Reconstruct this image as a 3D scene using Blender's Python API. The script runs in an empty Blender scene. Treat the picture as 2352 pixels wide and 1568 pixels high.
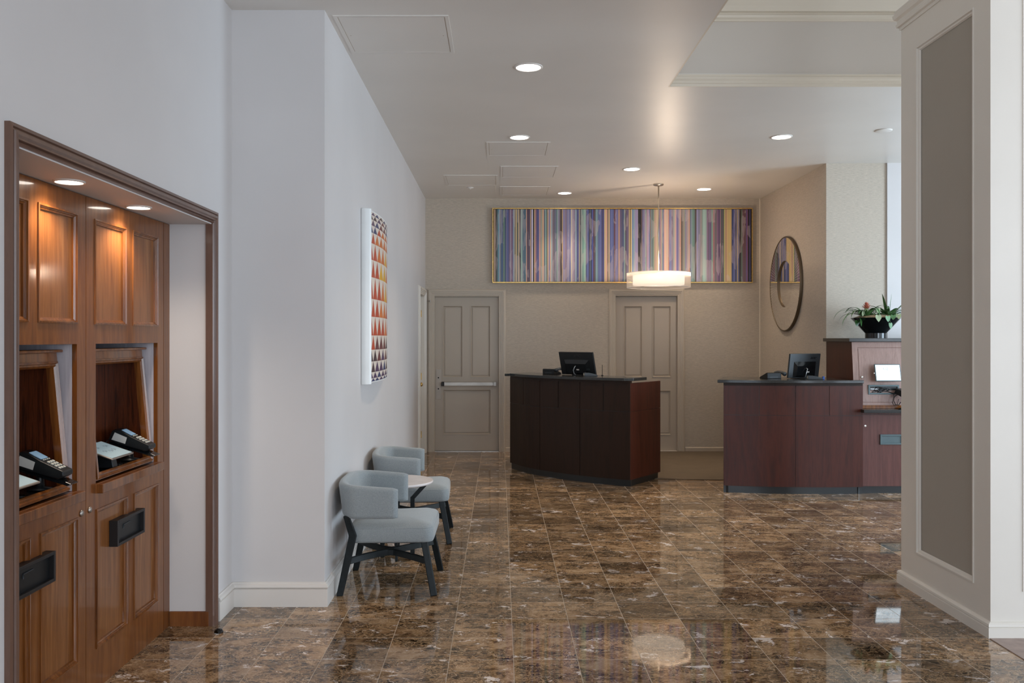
import bpy, bmesh, math, random
from mathutils import Vector, Matrix
from math import sin, cos, pi, radians as R

# ------------------------------------------------------------------ camera, world, light, exposure
S = bpy.context.scene
COL = S.collection
cam_d = bpy.data.cameras.new('camera'); cam = bpy.data.objects.new('camera', cam_d); COL.objects.link(cam)
cam.location = (0, 0, 1.53); cam.rotation_euler = (R(90), 0, 0)
cam_d.sensor_width = 36; cam_d.lens = 2020 / 2352 * 36
cam_d.shift_x = (1176 - 1148) / 2352; cam_d.shift_y = (775.5 - 784) / 2352
cam_d.clip_start = .05; cam_d.clip_end = 200
S.camera = cam
S.view_settings.view_transform = 'Standard'; S.view_settings.look = 'None'
S.view_settings.gamma = 1; S.view_settings.exposure = 0.0
W = bpy.data.worlds.new('world'); S.world = W; W.use_nodes = True
W.node_tree.nodes['Background'].inputs[0].default_value = (.72, .84, 1, 1)
W.node_tree.nodes['Background'].inputs[1].default_value = 1.6

def area(name, loc, rot, sx, sy, energy, col, spread=None):
    l = bpy.data.lights.new(name, 'AREA'); l.shape = 'RECTANGLE'; l.size = sx; l.size_y = sy
    l.energy = energy; l.color = col
    if spread: l.spread = spread
    o = bpy.data.objects.new(name, l); COL.objects.link(o); o.location = loc; o.rotation_euler = rot
    return o
DAY = (.76, .88, 1.0)
area('daylight_rear_left', (.6, -3.55, 1.85), (R(90), 0, 0), 3.6, 2.7, 108, DAY)
area('daylight_rear_right', (5.0, -3.55, 1.85), (R(90), 0, 0), 3.4, 2.7, 235, DAY)
area('daylight_side_front', (7.05, 2.2, 1.85), (R(90), 0, R(90)), 3.4, 2.7, 110, DAY)
area('daylight_side_back', (7.05, 6.9, 1.75), (R(90), 0, R(90)), 2.6, 2.5, 270, (.66, .84, 1.0))

# ------------------------------------------------------------------ colour and materials
def lin(h):
    if isinstance(h, str):
        h = [int(h[i:i+2], 16) / 255 for i in (0, 2, 4)]
        return tuple(c / 12.92 if c <= .04045 else ((c + .055) / 1.055) ** 2.4 for c in h)
    return h

class N:
    """small node helper"""
    def __init__(s, name):
        s.m = bpy.data.materials.new(name); s.m.use_nodes = True
        s.t = s.m.node_tree; s.b = s.t.nodes['Principled BSDF']; s.out = s.t.nodes['Material Output']
        s.tc = None
    def n(s, typ, **kw):
        x = s.t.nodes.new(typ)
        for k, v in kw.items():
            if k.startswith('i_'): x.inputs[k[2:].replace('_', ' ')].default_value = v
            else: setattr(x, k, v)
        return x
    def l(s, a, b): s.t.links.new(a, b)
    def pos(s, scale=(1, 1, 1)):
        if not s.tc: s.tc = s.n('ShaderNodeTexCoord')
        mp = s.n('ShaderNodeMapping'); mp.inputs['Scale'].default_value = scale
        s.l(s.tc.outputs['Object'], mp.inputs[0]); return mp.outputs[0]
    def noise(s, vec, scale, detail=3, rough=.5, dist=0):
        x = s.n('ShaderNodeTexNoise'); x.inputs['Scale'].default_value = scale
        x.inputs['Detail'].default_value = detail; x.inputs['Roughness'].default_value = rough
        x.inputs['Distortion'].default_value = dist
        s.l(vec, x.inputs['Vector']); return x
    def ramp(s, fac, stops, interp='LINEAR'):
        r = s.n('ShaderNodeValToRGB'); e = r.color_ramp; e.interpolation = interp
        while len(e.elements) < len(stops): e.elements.new(.5)
        for el, (p, c) in zip(e.elements, stops):
            el.position = p; el.color = (*c, 1) if len(c) == 3 else c
        s.l(fac, r.inputs[0]); return r.outputs[0]
    def mix(s, fac, a, b, typ='MIX'):
        x = s.n('ShaderNodeMix', data_type='RGBA', blend_type=typ)
        for sock, v in ((x.inputs[0], fac), (x.inputs[6], a), (x.inputs[7], b)):
            if isinstance(v, (int, float)): sock.default_value = v
            elif isinstance(v, tuple): sock.default_value = (*v, 1)
            else: s.l(v, sock)
        return x.outputs[2]
    def math(s, op, a, b=None, clamp=False):
        x = s.n('ShaderNodeMath', operation=op, use_clamp=clamp)
        for i, v in ((0, a), (1, b)):
            if v is None: continue
            if isinstance(v, (int, float)): x.inputs[i].default_value = v
            else: s.l(v, x.inputs[i])
        return x.outputs[0]
    def bump(s, h, strength=.2, dist=.002):
        b = s.n('ShaderNodeBump'); b.inputs['Strength'].default_value = strength; b.inputs['Distance'].default_value = dist
        s.l(h, b.inputs['Height']); s.l(b.outputs[0], s.b.inputs['Normal'])
    def set(s, **kw):
        for k, v in kw.items():
            k = k.replace('_', ' ')
            s.b.inputs[k].default_value = (*v, 1) if isinstance(v, tuple) and len(v) == 3 else v
        return s

def plain(name, c, rough=.5, metal=0, var=.06, nscale=8, bump=0, bscale=200, **kw):
    g = N(name); c = lin(c)
    nz = g.noise(g.pos(), nscale, 4)
    g.l(g.ramp(nz.outputs[0], [(.3, tuple(x * (1 - var) for x in c)), (.7, tuple(min(1, x * (1 + var)) for x in c))]), g.b.inputs['Base Color'])
    g.set(Roughness=rough, Metallic=metal, **kw)
    if bump:
        g.bump(g.noise(g.pos(), bscale, 2).outputs[0], bump, .001)
    return g.m

def emit(name, c, strength):
    g = N(name); c = lin(c)
    g.set(Base_Color=c, Emission_Color=c, Emission_Strength=strength, Roughness=.4)
    return g.m

def wood(name, stops, scale=1, rough=.3, coat=.5, axis='Z', streak=14, coat_rough=.12, bump=.05):
    g = N(name)
    sc = {'Z': (streak, streak, .9), 'Y': (streak, .9, streak), 'X': (.9, streak, streak)}[axis]
    p = g.pos(tuple(scale * q for q in sc))
    a = g.noise(p, 1.6, 6, .6, 1.2)
    b = g.noise(g.pos(tuple(scale * q * 6 for q in sc)), 2.0, 3, .6)
    f = g.math('ADD', g.math('MULTIPLY', a.outputs[0], .75), g.math('MULTIPLY', b.outputs[0], .25))
    n = len(stops); g.l(g.ramp(f, [(.34 + .32 * i / (n - 1), lin(c)) for i, c in enumerate(stops)]), g.b.inputs['Base Color'])
    g.set(Roughness=rough, Coat_Weight=coat, Coat_Roughness=coat_rough, Specular_IOR_Level=.18)
    if bump: g.bump(b.outputs[0], bump, .001)
    return g.m

MAT = {}
def paint(name, c, rough=.55, speckle=.12):
    g = N(name); c = lin(c)
    a = g.noise(g.pos(), 1.2, 3)
    g.l(g.ramp(a.outputs[0], [(.35, tuple(x * .97 for x in c)), (.65, tuple(min(1, x * 1.02) for x in c))]), g.b.inputs['Base Color'])
    g.set(Roughness=rough)
    g.bump(g.noise(g.pos(), 90, 3).outputs[0], speckle, .0015)
    return g.m
MAT['wall'] = paint('wall_paint', (.64, .612, .602))
MAT['ceiling'] = paint('ceiling_paint', (.76, .72, .67), .38)
MAT['trimwhite'] = paint('white_trim_paint', (.73, .68, .63), .4, .05)
MAT['cream'] = paint('cream_trim_paint', (.82, .765, .69), .4, .05)
MAT['crown'] = paint('crown_paint', (.74, .66, .55), .45, .05)
MAT['door'] = paint('taupe_door_paint', (.46, .385, .305), .38, .05)
MAT['casing'] = paint('taupe_casing_paint', (.53, .45, .36), .38, .05)
MAT['doorwhite'] = paint('ivory_door_paint', (.70, .64, .56), .4, .05)
MAT['pane'] = paint('panel_cloth', (.42, .375, .315), .8, .3)

def grasscloth(name, c, seam=True):
    g = N(name); c = lin(c)
    p = g.pos((14, 14, 150)); a = g.noise(p, 1.5, 5, .65)
    b = g.noise(g.pos((60, 60, 600)), 1.5, 3, .6)
    f = g.math('ADD', g.math('MULTIPLY', a.outputs[0], .6), g.math('MULTIPLY', b.outputs[0], .4))
    g.l(g.ramp(f, [(.36, tuple(x * .78 for x in c)), (.5, c), (.64, tuple(min(1, x * 1.2) for x in c))]), g.b.inputs['Base Color'])
    g.set(Roughness=.62, Sheen_Weight=.15)
    g.bump(f, .35, .0015)
    return g.m
MAT['paper'] = grasscloth('grasscloth_wallpaper', (.50, .43, .35))

def marble():
    g = N('emperador_marble_tile')
    tc = g.n('ShaderNodeTexCoord'); sep = g.n('ShaderNodeSeparateXYZ'); g.l(tc.outputs['Object'], sep.inputs[0])
    u = g.math('DIVIDE', g.math('SUBTRACT', sep.outputs[0], .065), .305)
    v = g.math('DIVIDE', g.math('SUBTRACT', sep.outputs[1], 5.700), .3034)
    iu, iv = g.math('FLOOR', u), g.math('FLOOR', v)
    fu, fv = g.math('FRACT', u), g.math('FRACT', v)
    eu = g.math('MINIMUM', fu, g.math('SUBTRACT', 1, fu)); ev = g.math('MINIMUM', fv, g.math('SUBTRACT', 1, fv))
    edge = g.math('MINIMUM', eu, ev)
    grout = g.math('LESS_THAN', edge, .0048)
    cmb = g.n('ShaderNodeCombineXYZ'); g.l(iu, cmb.inputs[0]); g.l(iv, cmb.inputs[1])
    wn = g.n('ShaderNodeTexWhiteNoise', noise_dimensions='2D'); g.l(cmb.outputs[0], wn.inputs['Vector'])
    off = g.n('ShaderNodeVectorMath', operation='SCALE'); g.l(wn.outputs['Color'], off.inputs[0]); off.inputs['Scale'].default_value = 37
    add = g.n('ShaderNodeVectorMath', operation='ADD'); g.l(tc.outputs['Object'], add.inputs[0]); g.l(off.outputs[0], add.inputs[1])
    st = g.n('ShaderNodeMapping'); st.inputs['Scale'].default_value = (.74, 1.05, 1); g.l(add.outputs[0], st.inputs[0])
    P0 = st.outputs[0]
    w = g.noise(P0, 9, 4, .6); ws = g.n('ShaderNodeVectorMath', operation='SCALE'); g.l(w.outputs['Color'], ws.inputs[0]); ws.inputs['Scale'].default_value = .16
    pw = g.n('ShaderNodeVectorMath', operation='ADD'); g.l(P0, pw.inputs[0]); g.l(ws.outputs[0], pw.inputs[1]); P = pw.outputs[0]
    big = g.noise(P, 7, 12, .72, .3)
    base = g.ramp(big.outputs[0], [(.40, (.006, .003, .001)), (.455, (.028, .012, .004)), (.50, (.115, .056, .022)), (.55, (.30, .170, .080)), (.64, (.52, .35, .21))])
    def veins(scale, w0, w1):
        vo = g.n('ShaderNodeTexVoronoi', feature='DISTANCE_TO_EDGE'); vo.inputs['Scale'].default_value = scale
        g.l(P, vo.inputs['Vector'])
        return g.ramp(vo.outputs['Distance'], [(w0, (1, 1, 1)), (w1, (0, 0, 0))])
    v3 = veins(21, .0, .30); fine = g.ramp(g.noise(P0, 45, 5, .7).outputs[0], [(.38, (.25, .25, .25)), (.6, (1, 1, 1))])
    base = g.mix(g.math('MULTIPLY', g.mix(1.0, v3, fine, 'MULTIPLY'), .55), g.mix(.12, base, (.020, .009, .004)), (.42, .255, .125))
    v1 = veins(15, .0, .035); v2 = veins(42, .0, .10)
    mask = g.ramp(g.noise(P0, 6, 3).outputs[0], [(.40, (.25, .25, .25)), (.56, (1, 1, 1))])
    c1 = g.mix(g.math('MULTIPLY', g.mix(1.0, v2, mask, 'MULTIPLY'), .9), base, (.52, .34, .185))
    c2 = g.mix(g.math('MULTIPLY', v1, .7), c1, (.60, .43, .28))
    wh = g.noise(P, 10, 8, .68, .9)
    whm = g.ramp(wh.outputs[0], [(.60, (0, 0, 0)), (.625, (1, 1, 1))])
    c3 = g.mix(g.math('MULTIPLY', whm, .9), c2, (.86, .76, .70))
    tone = g.n('ShaderNodeMapRange'); g.l(wn.outputs['Value'], tone.inputs[0]); tone.inputs['To Min'].default_value = .55; tone.inputs['To Max'].default_value = 1.18
    hs = g.n('ShaderNodeHueSaturation'); hs.inputs['Saturation'].default_value = .98; g.l(c3, hs.inputs['Color']); g.l(tone.outputs[0], hs.inputs['Value'])
    c4 = g.mix(grout, hs.outputs[0], (.46, .375, .29))
    g.l(c4, g.b.inputs['Base Color'])
    g.l(g.math('ADD', g.math('MULTIPLY', grout, .4), .035), g.b.inputs['Roughness'])
    g.set(IOR=1.60)
    wav = g.noise(tc.outputs['Object'], 3.5, 2)
    h = g.math('SUBTRACT', g.math('MULTIPLY', wav.outputs[0], .5), g.math('MULTIPLY', grout, .5))
    g.bump(h, .05, .002)
    return g.m
MAT['marble'] = marble()

def carpet():
    g = N('tan_carpet')
    a = g.noise(g.pos(), 260, 3, .7); b = g.noise(g.pos(), 6, 3)
    c = g.ramp(a.outputs[0], [(.3, (.065, .047, .030)), (.7, (.175, .132, .088))])
    g.l(g.mix(g.math('MULTIPLY', b.outputs[0], .3), c, (.25, .18, .12)), g.b.inputs['Base Color'])
    g.set(Roughness=.95); g.bump(a.outputs[0], .6, .004); return g.m
MAT['carpet'] = carpet()
MAT['sidefloor'] = plain('rosy_side_floor', (.36, .27, .235), .45, var=.15, nscale=20)
MAT['cabwood'] = wood('cherry_stained_wood', ['5e3416', '6e3e1a', '7a4820', '855228'], 1, .36, .5, streak=10, coat_rough=.07, bump=.02)
MAT['cabpanel'] = wood('cherry_veneer_panel', ['683c1c', '784822', '84522a', '905e34'], 1.3, .38, .5, streak=20, coat_rough=.10, bump=.03)
MAT['cabmould'] = wood('cherry_moulding', ['522a10', '704019', '8a5326'], 1, .30, .7)
MAT['walnut'] = wood('dark_walnut_veneer', ['1e0b04', '3a180a', '572811', '2a1006'], 1.5, .35, .3, streak=22)
MAT['palewood'] = wood('pale_side_board', ['b4abb0', 'c2b9be', 'cdc5c8'], 1.2, .4, .3)
MAT['framebrown'] = wood('brown_painted_frame', ['5e4539', '664b3e', '6e5244'], 1, .34, .6, streak=6, coat_rough=.18, bump=.02)
MAT['desk'] = wood('mahogany_desk_veneer', ['20130c', '26170e', '2b1a11', '23150d'], .8, .48, .12, streak=12, coat_rough=.3, bump=.02)
MAT['desk_red'] = wood('red_mahogany_veneer', ['35130a', '40180e', '4b1f12', '3a150c'], .8, .44, .3, streak=10, coat_rough=.3, bump=.02)
MAT['kiosk_low'] = wood('rosy_mahogany_veneer', ['502d28', '5e3731', '6a4039'], 1.2, .42, .5, streak=14, coat_rough=.28, bump=.02)
MAT['kiosk'] = wood('veiled_kiosk_veneer', ['84695f', '92756b', '9c8076'], 1.4, .40, .6, streak=22, coat_rough=.28)  # upper copy of the lower veneer, paled and greyed by a painted daylight veil
MAT['granite'] = plain('black_granite', (.022, .022, .021), .16, var=.5, nscale=220)
MAT['plinth'] = plain('black_laminate_plinth', (.010, .012, .013), .28, var=.2)
MAT['black'] = plain('black_plastic', (.008, .009, .010), .38, Specular_IOR_Level=.35)
MAT['black_gloss'] = plain('glossy_black_plastic', (.006, .007, .008), .08)
MAT['darkgrey'] = plain('charcoal_plastic', (.035, .04, .045), .42)
MAT['slotmetal'] = plain('dark_bronze_metal', (.022, .019, .019), .45, .1, Specular_IOR_Level=.3)
MAT['slotteal'] = plain('grey_teal_metal', (.09, .13, .14), .35, .2)
MAT['steel'] = plain('brushed_steel', (.42, .38, .34), .42, 1, var=.1)
MAT['nickel'] = plain('brushed_nickel', (.55, .51, .46), .3, 1)
MAT['bronze'] = plain('dull_bronze', (.15, .11, .07), .45, .6)
MAT['gold'] = plain('gold_leaf_frame', (.62, .40, .14), .32, .85, var=.2, nscale=30)
MAT['plate'] = plain('painted_lock_plate', (.46, .40, .34), .4)
MAT['dark'] = plain('dark_void', (.01, .008, .006), .8)
MAT['whitecard'] = plain('white_sticker', (.62, .60, .56), .5)
MAT['whitelam'] = plain('white_laminate', (.80, .74, .72), .25)
MAT['leg'] = plain('black_stained_wood', (.008, .011, .012), .45, var=.3, nscale=40, Specular_IOR_Level=.28)
MAT['key'] = plain('pale_keypad_rubber', (.62, .60, .52), .4)
MAT['cable'] = plain('black_cable', (.008, .008, .009), .4)
MAT['silver'] = plain('silver_cable', (.6, .62, .64), .25, .4)
MAT['blueplastic'] = plain('blue_plastic', (.02, .10, .42), .35)
MAT['soil'] = plain('wood_chip_mulch', (.42, .30, .19), .9, var=.5, nscale=60, bump=.8, bscale=80)
MAT['leaf'] = plain('green_strap_leaf', (.045, .13, .035), .38, var=.35, nscale=12)
MAT['leaf2'] = plain('fresh_green_leaf', (.10, .24, .10), .4, var=.35, nscale=14)
MAT['leafpale'] = plain('faded_green_leaf', (.30, .36, .20), .5, var=.25, nscale=20)
MAT['bract'] = plain('coral_bract', (.55, .17, .11), .45, var=.25, nscale=30)
MAT['soffit'] = paint('soffit_paint', (.64, .58, .52), .5)
MAT['artwhite'] = plain('white_art_edge', (.80, .81, .80), .35, var=.02)

def fabric():
    g = N('grey_blue_wool_felt')
    a = g.noise(g.pos(), 700, 2, .8); b = g.noise(g.pos(), 160, 3, .6)
    f = g.math('ADD', g.math('MULTIPLY', a.outputs[0], .8), g.math('MULTIPLY', b.outputs[0], .2))
    g.l(g.ramp(f, [(.38, (.175, .205, .218)), (.5, (.262, .290, .300)), (.62, (.365, .385, .388))]), g.b.inputs['Base Color'])
    g.set(Roughness=.9, Sheen_Weight=.35, Sheen_Roughness=.5); g.bump(f, .3, .001); return g.m
MAT['fabric'] = fabric()

def attr_mat(name, rough, patches=False):
    g = N(name); at = g.n('ShaderNodeAttribute', attribute_name='Col')
    c = at.outputs['Color']
    if patches:
        sm = g.n('ShaderNodeTexVoronoi'); sm.inputs['Scale'].default_value = 2.3
        nz = g.noise(g.pos((14, 1, 1)), 2, 4, .6)
        nw = g.noise(g.pos((3.2, 1, 1.2)), 1.7, 4, .5, .3)
        m = g.ramp(nw.outputs[0], [(.53, (0, 0, 0)), (.535, (1, 1, 1))])
        m2 = g.ramp(nz.outputs[0], [(.42, (0, 0, 0)), (.52, (1, 1, 1))])
        c = g.mix(g.math('MULTIPLY', g.math('MULTIPLY', m, m2), .30), c, lin('d0bfc0'))
    g.l(c, g.b.inputs['Base Color']); g.set(Roughness=rough); return g.m
MAT['stripes'] = attr_mat('striped_canvas_print', .3, True)
MAT['triangles'] = attr_mat('triangle_pattern_print', .5)

def mirror_mat():
    g = N('etched_mirror_glass')
    tc = g.n('ShaderNodeTexCoord'); sep = g.n('ShaderNodeSeparateXYZ'); g.l(tc.outputs['Object'], sep.inputs[0])
    ang = g.math('ARCTAN2', sep.outputs[2], sep.outputs[1])
    fr = g.math('FRACT', g.math('MULTIPLY', ang, 96 / (2 * pi)))
    rr = g.math('SQRT', g.math('ADD', g.math('POWER', sep.outputs[1], 2), g.math('POWER', sep.outputs[2], 2)))
    line = g.math('MULTIPLY', g.math('LESS_THAN', fr, .07), g.math('GREATER_THAN', rr, .275))
    g.l(g.math('SUBTRACT', 1, g.math('MULTIPLY', line, .45)), g.b.inputs['Metallic'])
    g.l(g.math('ADD', g.math('MULTIPLY', line, .5), .02), g.b.inputs['Roughness'])
    g.set(Base_Color=(.80, .76, .72)); return g.m
MAT['mirror'] = mirror_mat()

def sheer():
    g = N('sheer_organza_shade')
    tr = g.n('ShaderNodeBsdfTransparent'); tl = g.n('ShaderNodeBsdfTranslucent'); df = g.n('ShaderNodeBsdfDiffuse')
    tl.inputs[0].default_value = (.95, .85, .74, 1); df.inputs[0].default_value = (.85, .8, .74, 1)
    m1 = g.n('ShaderNodeMixShader'); m1.inputs[0].default_value = .45; g.l(tl.outputs[0], m1.inputs[1]); g.l(df.outputs[0], m1.inputs[2])
    m2 = g.n('ShaderNodeMixShader'); m2.inputs[0].default_value = .5; g.l(tr.outputs[0], m2.inputs[1]); g.l(m1.outputs[0], m2.inputs[2])
    g.l(m2.outputs[0], g.out.inputs['Surface']); return g.m
MAT['sheer'] = sheer()
MAT['drum'] = emit('glowing_lamp_drum', (1, .84, .68), 1.15)
MAT['lens'] = emit('lit_downlight_lens', (1, .93, .84), 14)
MAT['lens_cool'] = emit('bright_downlight_lens', (1, .95, .90), 7)
MAT['reflector'] = emit('lit_downlight_reflector', (1, .88, .82), 1.5)
MAT['screen'] = emit('white_tablet_screen', (.84, .93, .97), .82)
MAT['screen_dim'] = emit('pale_tablet_screen', (.36, .46, .49), .30)
MAT['lcd'] = emit('small_lcd', (.22, .34, .46), .35)
MAT['screentext'] = plain('grey_screen_text', (.30, .34, .37), .5)
def glass(name, tint=(1, 1, 1), rough=.0):
    g = N(name); g.set(Base_Color=tint, Transmission_Weight=1.0, Roughness=rough, IOR=1.45); return g.m
MAT['glass'] = glass('window_glass')
MAT['clear'] = glass('clear_plastic', (.9, .95, .97), .05)

# ------------------------------------------------------------------ mesh helpers
ORG = {}
class MB:
    def __init__(s, mx=None): s.bm = bmesh.new(); s.mx = mx; s.mi = 0; s.col = None
    def v(s, p):
        p = Vector(p); return s.bm.verts.new(s.mx @ p if s.mx else p)
    def f(s, vs):
        try: f = s.bm.faces.new(vs)
        except ValueError: return None
        f.material_index = s.mi
        if s.col is not None:
            lay = s.bm.loops.layers.float_color.get('Col') or s.bm.loops.layers.float_color.new('Col')
            for l in f.loops: l[lay] = (*s.col, 1)
        return f
    def poly(s, pts): return s.f([s.v(p) for p in pts])
    def box(s, x0, x1, y0, y1, z0, z1):
        c = [s.v((x, y, z)) for x in (x0, x1) for y in (y0, y1) for z in (z0, z1)]
        for q in ((0, 1, 3, 2), (4, 6, 7, 5), (0, 4, 5, 1), (2, 3, 7, 6), (0, 2, 6, 4), (1, 5, 7, 3)): s.f([c[i] for i in q])
        return s
    def prism(s, pts, z0, z1):
        a = [s.v((x, y, z0)) for x, y in pts]; b = [s.v((x, y, z1)) for x, y in pts]
        n = len(pts); s.f(a[::-1]); s.f(b)
        for i in range(n): s.f([a[i], a[(i+1) % n], b[(i+1) % n], b[i]])
        return s
    def extr(s, pts, d):
        """closed 3-D polygon pts extruded by vector d"""
        d = Vector(d); a = [s.v(p) for p in pts]; b = [s.v(Vector(p) + d) for p in pts]; n = len(pts)
        s.f(a[::-1]); s.f(b)
        for i in range(n): s.f([a[i], a[(i+1) % n], b[(i+1) % n], b[i]])
        return s
    def lathe(s, prof, c=(0, 0, 0), seg=48, axis='Z', caps=True):
        c = Vector(c); rings = []
        for r, h in prof:
            ring = []
            for k in range(seg):
                a = 2 * pi * k / seg
                p = {'Z': (r*cos(a), r*sin(a), h), 'X': (h, r*cos(a), r*sin(a)), 'Y': (r*cos(a), h, r*sin(a))}[axis]
                ring.append(s.v(c + Vector(p)))
            rings.append(ring)
        for i in range(len(rings)-1):
            for k in range(seg): s.f([rings[i][k], rings[i][(k+1) % seg], rings[i+1][(k+1) % seg], rings[i+1][k]])
        if caps:
            s.f(rings[0][::-1]); s.f(rings[-1])
        return s
    def tube(s, pts, r, seg=10, caps=True):
        pts = [Vector(p) for p in pts]; rings = []; up = Vector((0, 0, 1))
        for i, p in enumerate(pts):
            t = (pts[min(i+1, len(pts)-1)] - pts[max(i-1, 0)]).normalized()
            u = up if abs(t.z) < .95 else Vector((1, 0, 0))
            a = t.cross(u).normalized(); b = a.cross(t).normalized()
            rr = r[i] if isinstance(r, (list, tuple)) else r
            rings.append([s.v(p + a*rr*cos(2*pi*k/seg) + b*rr*sin(2*pi*k/seg)) for k in range(seg)])
        for i in range(len(rings)-1):
            for k in range(seg): s.f([rings[i][k], rings[i][(k+1) % seg], rings[i+1][(k+1) % seg], rings[i+1][k]])
        if caps: s.f(rings[0][::-1]); s.f(rings[-1])
        return s
    def bar(s, a, b, w, t, side=(0, 0, 1)):
        """rectangular bar a->b, w across side vector, t across the other; verticals keep square ends"""
        a, b = Vector(a), Vector(b); d = (b-a).normalized(); u = Vector(side); u = (u - d*u.dot(d)).normalized(); w2 = d.cross(u)
        q = [(1, 1), (-1, 1), (-1, -1), (1, -1)]
        A = [s.v(a + u*(w/2*i) + w2*(t/2*j)) for i, j in q]; B = [s.v(b + u*(w/2*i) + w2*(t/2*j)) for i, j in q]
        s.f(A[::-1]); s.f(B)
        for i in range(4): s.f([A[i], A[(i+1) % 4], B[(i+1) % 4], B[i]])
        return s
    def frame(s, mp, u0, u1, v0, v1, prof, openb=False):
        """mitred moulding ring; prof = [(inset, height)]"""
        rings = []
        for d, h in prof:
            if openb: q = [(u0+d, v0), (u0+d, v1-d), (u1-d, v1-d), (u1-d, v0)]
            else: q = [(u0+d, v0+d), (u0+d, v1-d), (u1-d, v1-d), (u1-d, v0+d)]
            rings.append([s.v(mp(a, b, h)) for a, b in q])
        n = 3 if openb else 4
        for i in range(len(rings)-1):
            for k in range(n): s.f([rings[i][k], rings[i][(k+1) % 4], rings[i+1][(k+1) % 4], rings[i+1][k]])
        if openb and len(rings) > 2:
            s.f([r[0] for r in rings]); s.f([r[3] for r in rings])
        return s
    def sweep(s, path, prof, side=1, caps=True):
        """profile (d, z) swept along an XY path, offset to the given side with mitres"""
        P = [Vector(p) for p in path]; n = len(P); offs = []
        for i in range(n):
            ns = []
            for a, b in ((i-1, i), (i, i+1)):
                if 0 <= a and b < n:
                    t = (P[b]-P[a]).normalized(); ns.append(Vector((t.y, -t.x)) * side)
            m = ns[0] if len(ns) == 1 else (ns[0]+ns[1]).normalized() / max(.3, ((ns[0]+ns[1]).normalized()).dot(ns[0]))
            offs.append(m)
        rows = [[s.v((P[i].x+offs[i].x*d, P[i].y+offs[i].y*d, z)) for d, z in prof] for i in range(n)]
        for i in range(n-1):
            for k in range(len(prof)-1): s.f([rows[i][k], rows[i+1][k], rows[i+1][k+1], rows[i][k+1]])
        if caps: s.f(rows[0]); s.f(rows[-1][::-1])
        return s
    def build(s, name, mat, parent=None, org=None, smooth=False, bevel=0, subsurf=0, seg=2, ang=40):
        o0 = Vector(org) if org is not None else (ORG.get(parent.name, Vector()) if parent else Vector())
        bmesh.ops.recalc_face_normals(s.bm, faces=s.bm.faces[:])
        bmesh.ops.translate(s.bm, verts=s.bm.verts[:], vec=-o0)
        me = bpy.data.meshes.new(name); s.bm.to_mesh(me); s.bm.free()
        for m in (mat if isinstance(mat, list) else [mat]): me.materials.append(MAT[m])
        if smooth:
            for p in me.polygons: p.use_smooth = True
        o = bpy.data.objects.new(name, me); COL.objects.link(o)
        ORG[o.name] = o0
        if parent: o.parent = parent
        else: o.location = o0
        if bevel:
            b = o.modifiers.new('bevel', 'BEVEL'); b.width = bevel; b.segments = seg; b.limit_method = 'ANGLE'; b.angle_limit = R(ang)
            for p in me.polygons: p.use_smooth = True
            try:
                b.harden_normals = True
            except Exception: pass
        if subsurf:
            m = o.modifiers.new('sub', 'SUBSURF'); m.levels = subsurf; m.render_levels = subsurf
        return o

def tag(o, label=None, cat=None, group=None, kind=None):
    if label: o['label'] = label
    if cat: o['category'] = cat
    if group: o['group'] = group
    if kind: o['kind'] = kind
    return o
def thing(name, loc, label, cat, group=None, rz=0):
    o = bpy.data.objects.new(name, None); COL.objects.link(o); o.location = loc; o.rotation_euler.z = rz
    o.empty_display_size = .1; ORG[o.name] = Vector(loc)
    return tag(o, label, cat, group)
def struct(o): o['kind'] = 'structure'; return o
def local(o): ORG[o.name] = Vector(); return o        # parts of o are given in its own coordinates
def copy_tree(o, parent=None):
    c = o.copy(); COL.objects.link(c)
    if parent: c.parent = parent; c.matrix_parent_inverse = o.matrix_parent_inverse.copy()
    for ch in list(o.children): copy_tree(ch, c)
    return c
def text(name, body, size, mat, parent, mx, depth=.0006, shear=0):
    cu = bpy.data.curves.new(name, 'FONT'); cu.body = body; cu.size = size; cu.extrude = depth
    cu.align_x = 'CENTER'; cu.align_y = 'CENTER'; cu.shear = shear
    t = bpy.data.objects.new(name+'_tmp', cu); COL.objects.link(t)
    dg = bpy.context.evaluated_depsgraph_get(); dg.update()
    me = bpy.data.meshes.new_from_object(t.evaluated_get(dg)); bpy.data.objects.remove(t)
    me.transform(mx); me.transform(Matrix.Translation(-ORG.get(parent.name, Vector())))
    me.materials.clear(); me.materials.append(MAT[mat])
    o = bpy.data.objects.new(name, me); COL.objects.link(o); o.parent = parent; ORG[o.name] = ORG[parent.name]
    return o
def wallgrid(m, mp, u0, u1, z0, z1, holes):
    """wall of boxes around rectangular holes; mp(u0,u1,z0,z1) adds one box"""
    us = sorted({u0, u1, *[h[0] for h in holes], *[h[1] for h in holes]})
    for a, b in zip(us, us[1:]):
        hs = sorted((h[2], h[3]) for h in holes if h[0] <= a and h[1] >= b)
        z = z0
        for ha, hb in hs:
            if ha > z: mp(a, b, z, ha)
            z = hb
        if z < z1: mp(a, b, z, z1)

CZ = 3.40      # ceiling
TZ = 4.15      # raised tray ceiling
YB = 11.82     # back wall
# ------------------------------------------------------------------ setting: floors
m = MB(); m.box(-2.2, 7.0, -3.5, 12.0, -.06, 0); struct(m.build('floor', 'marble'))
m = MB(); m.box(2.49, 7.0, -3.5, 4.49, 0, .004); struct(m.build('floor_side', 'sidefloor'))
m = MB(); m.prism([(.75, 11.80), (.75, 10.85), (1.62, 9.52), (2.60, 9.42), (3.48, 9.42), (3.48, 11.80)], 0, .008)
struct(m.build('floor_carpet', 'carpet'))
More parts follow.
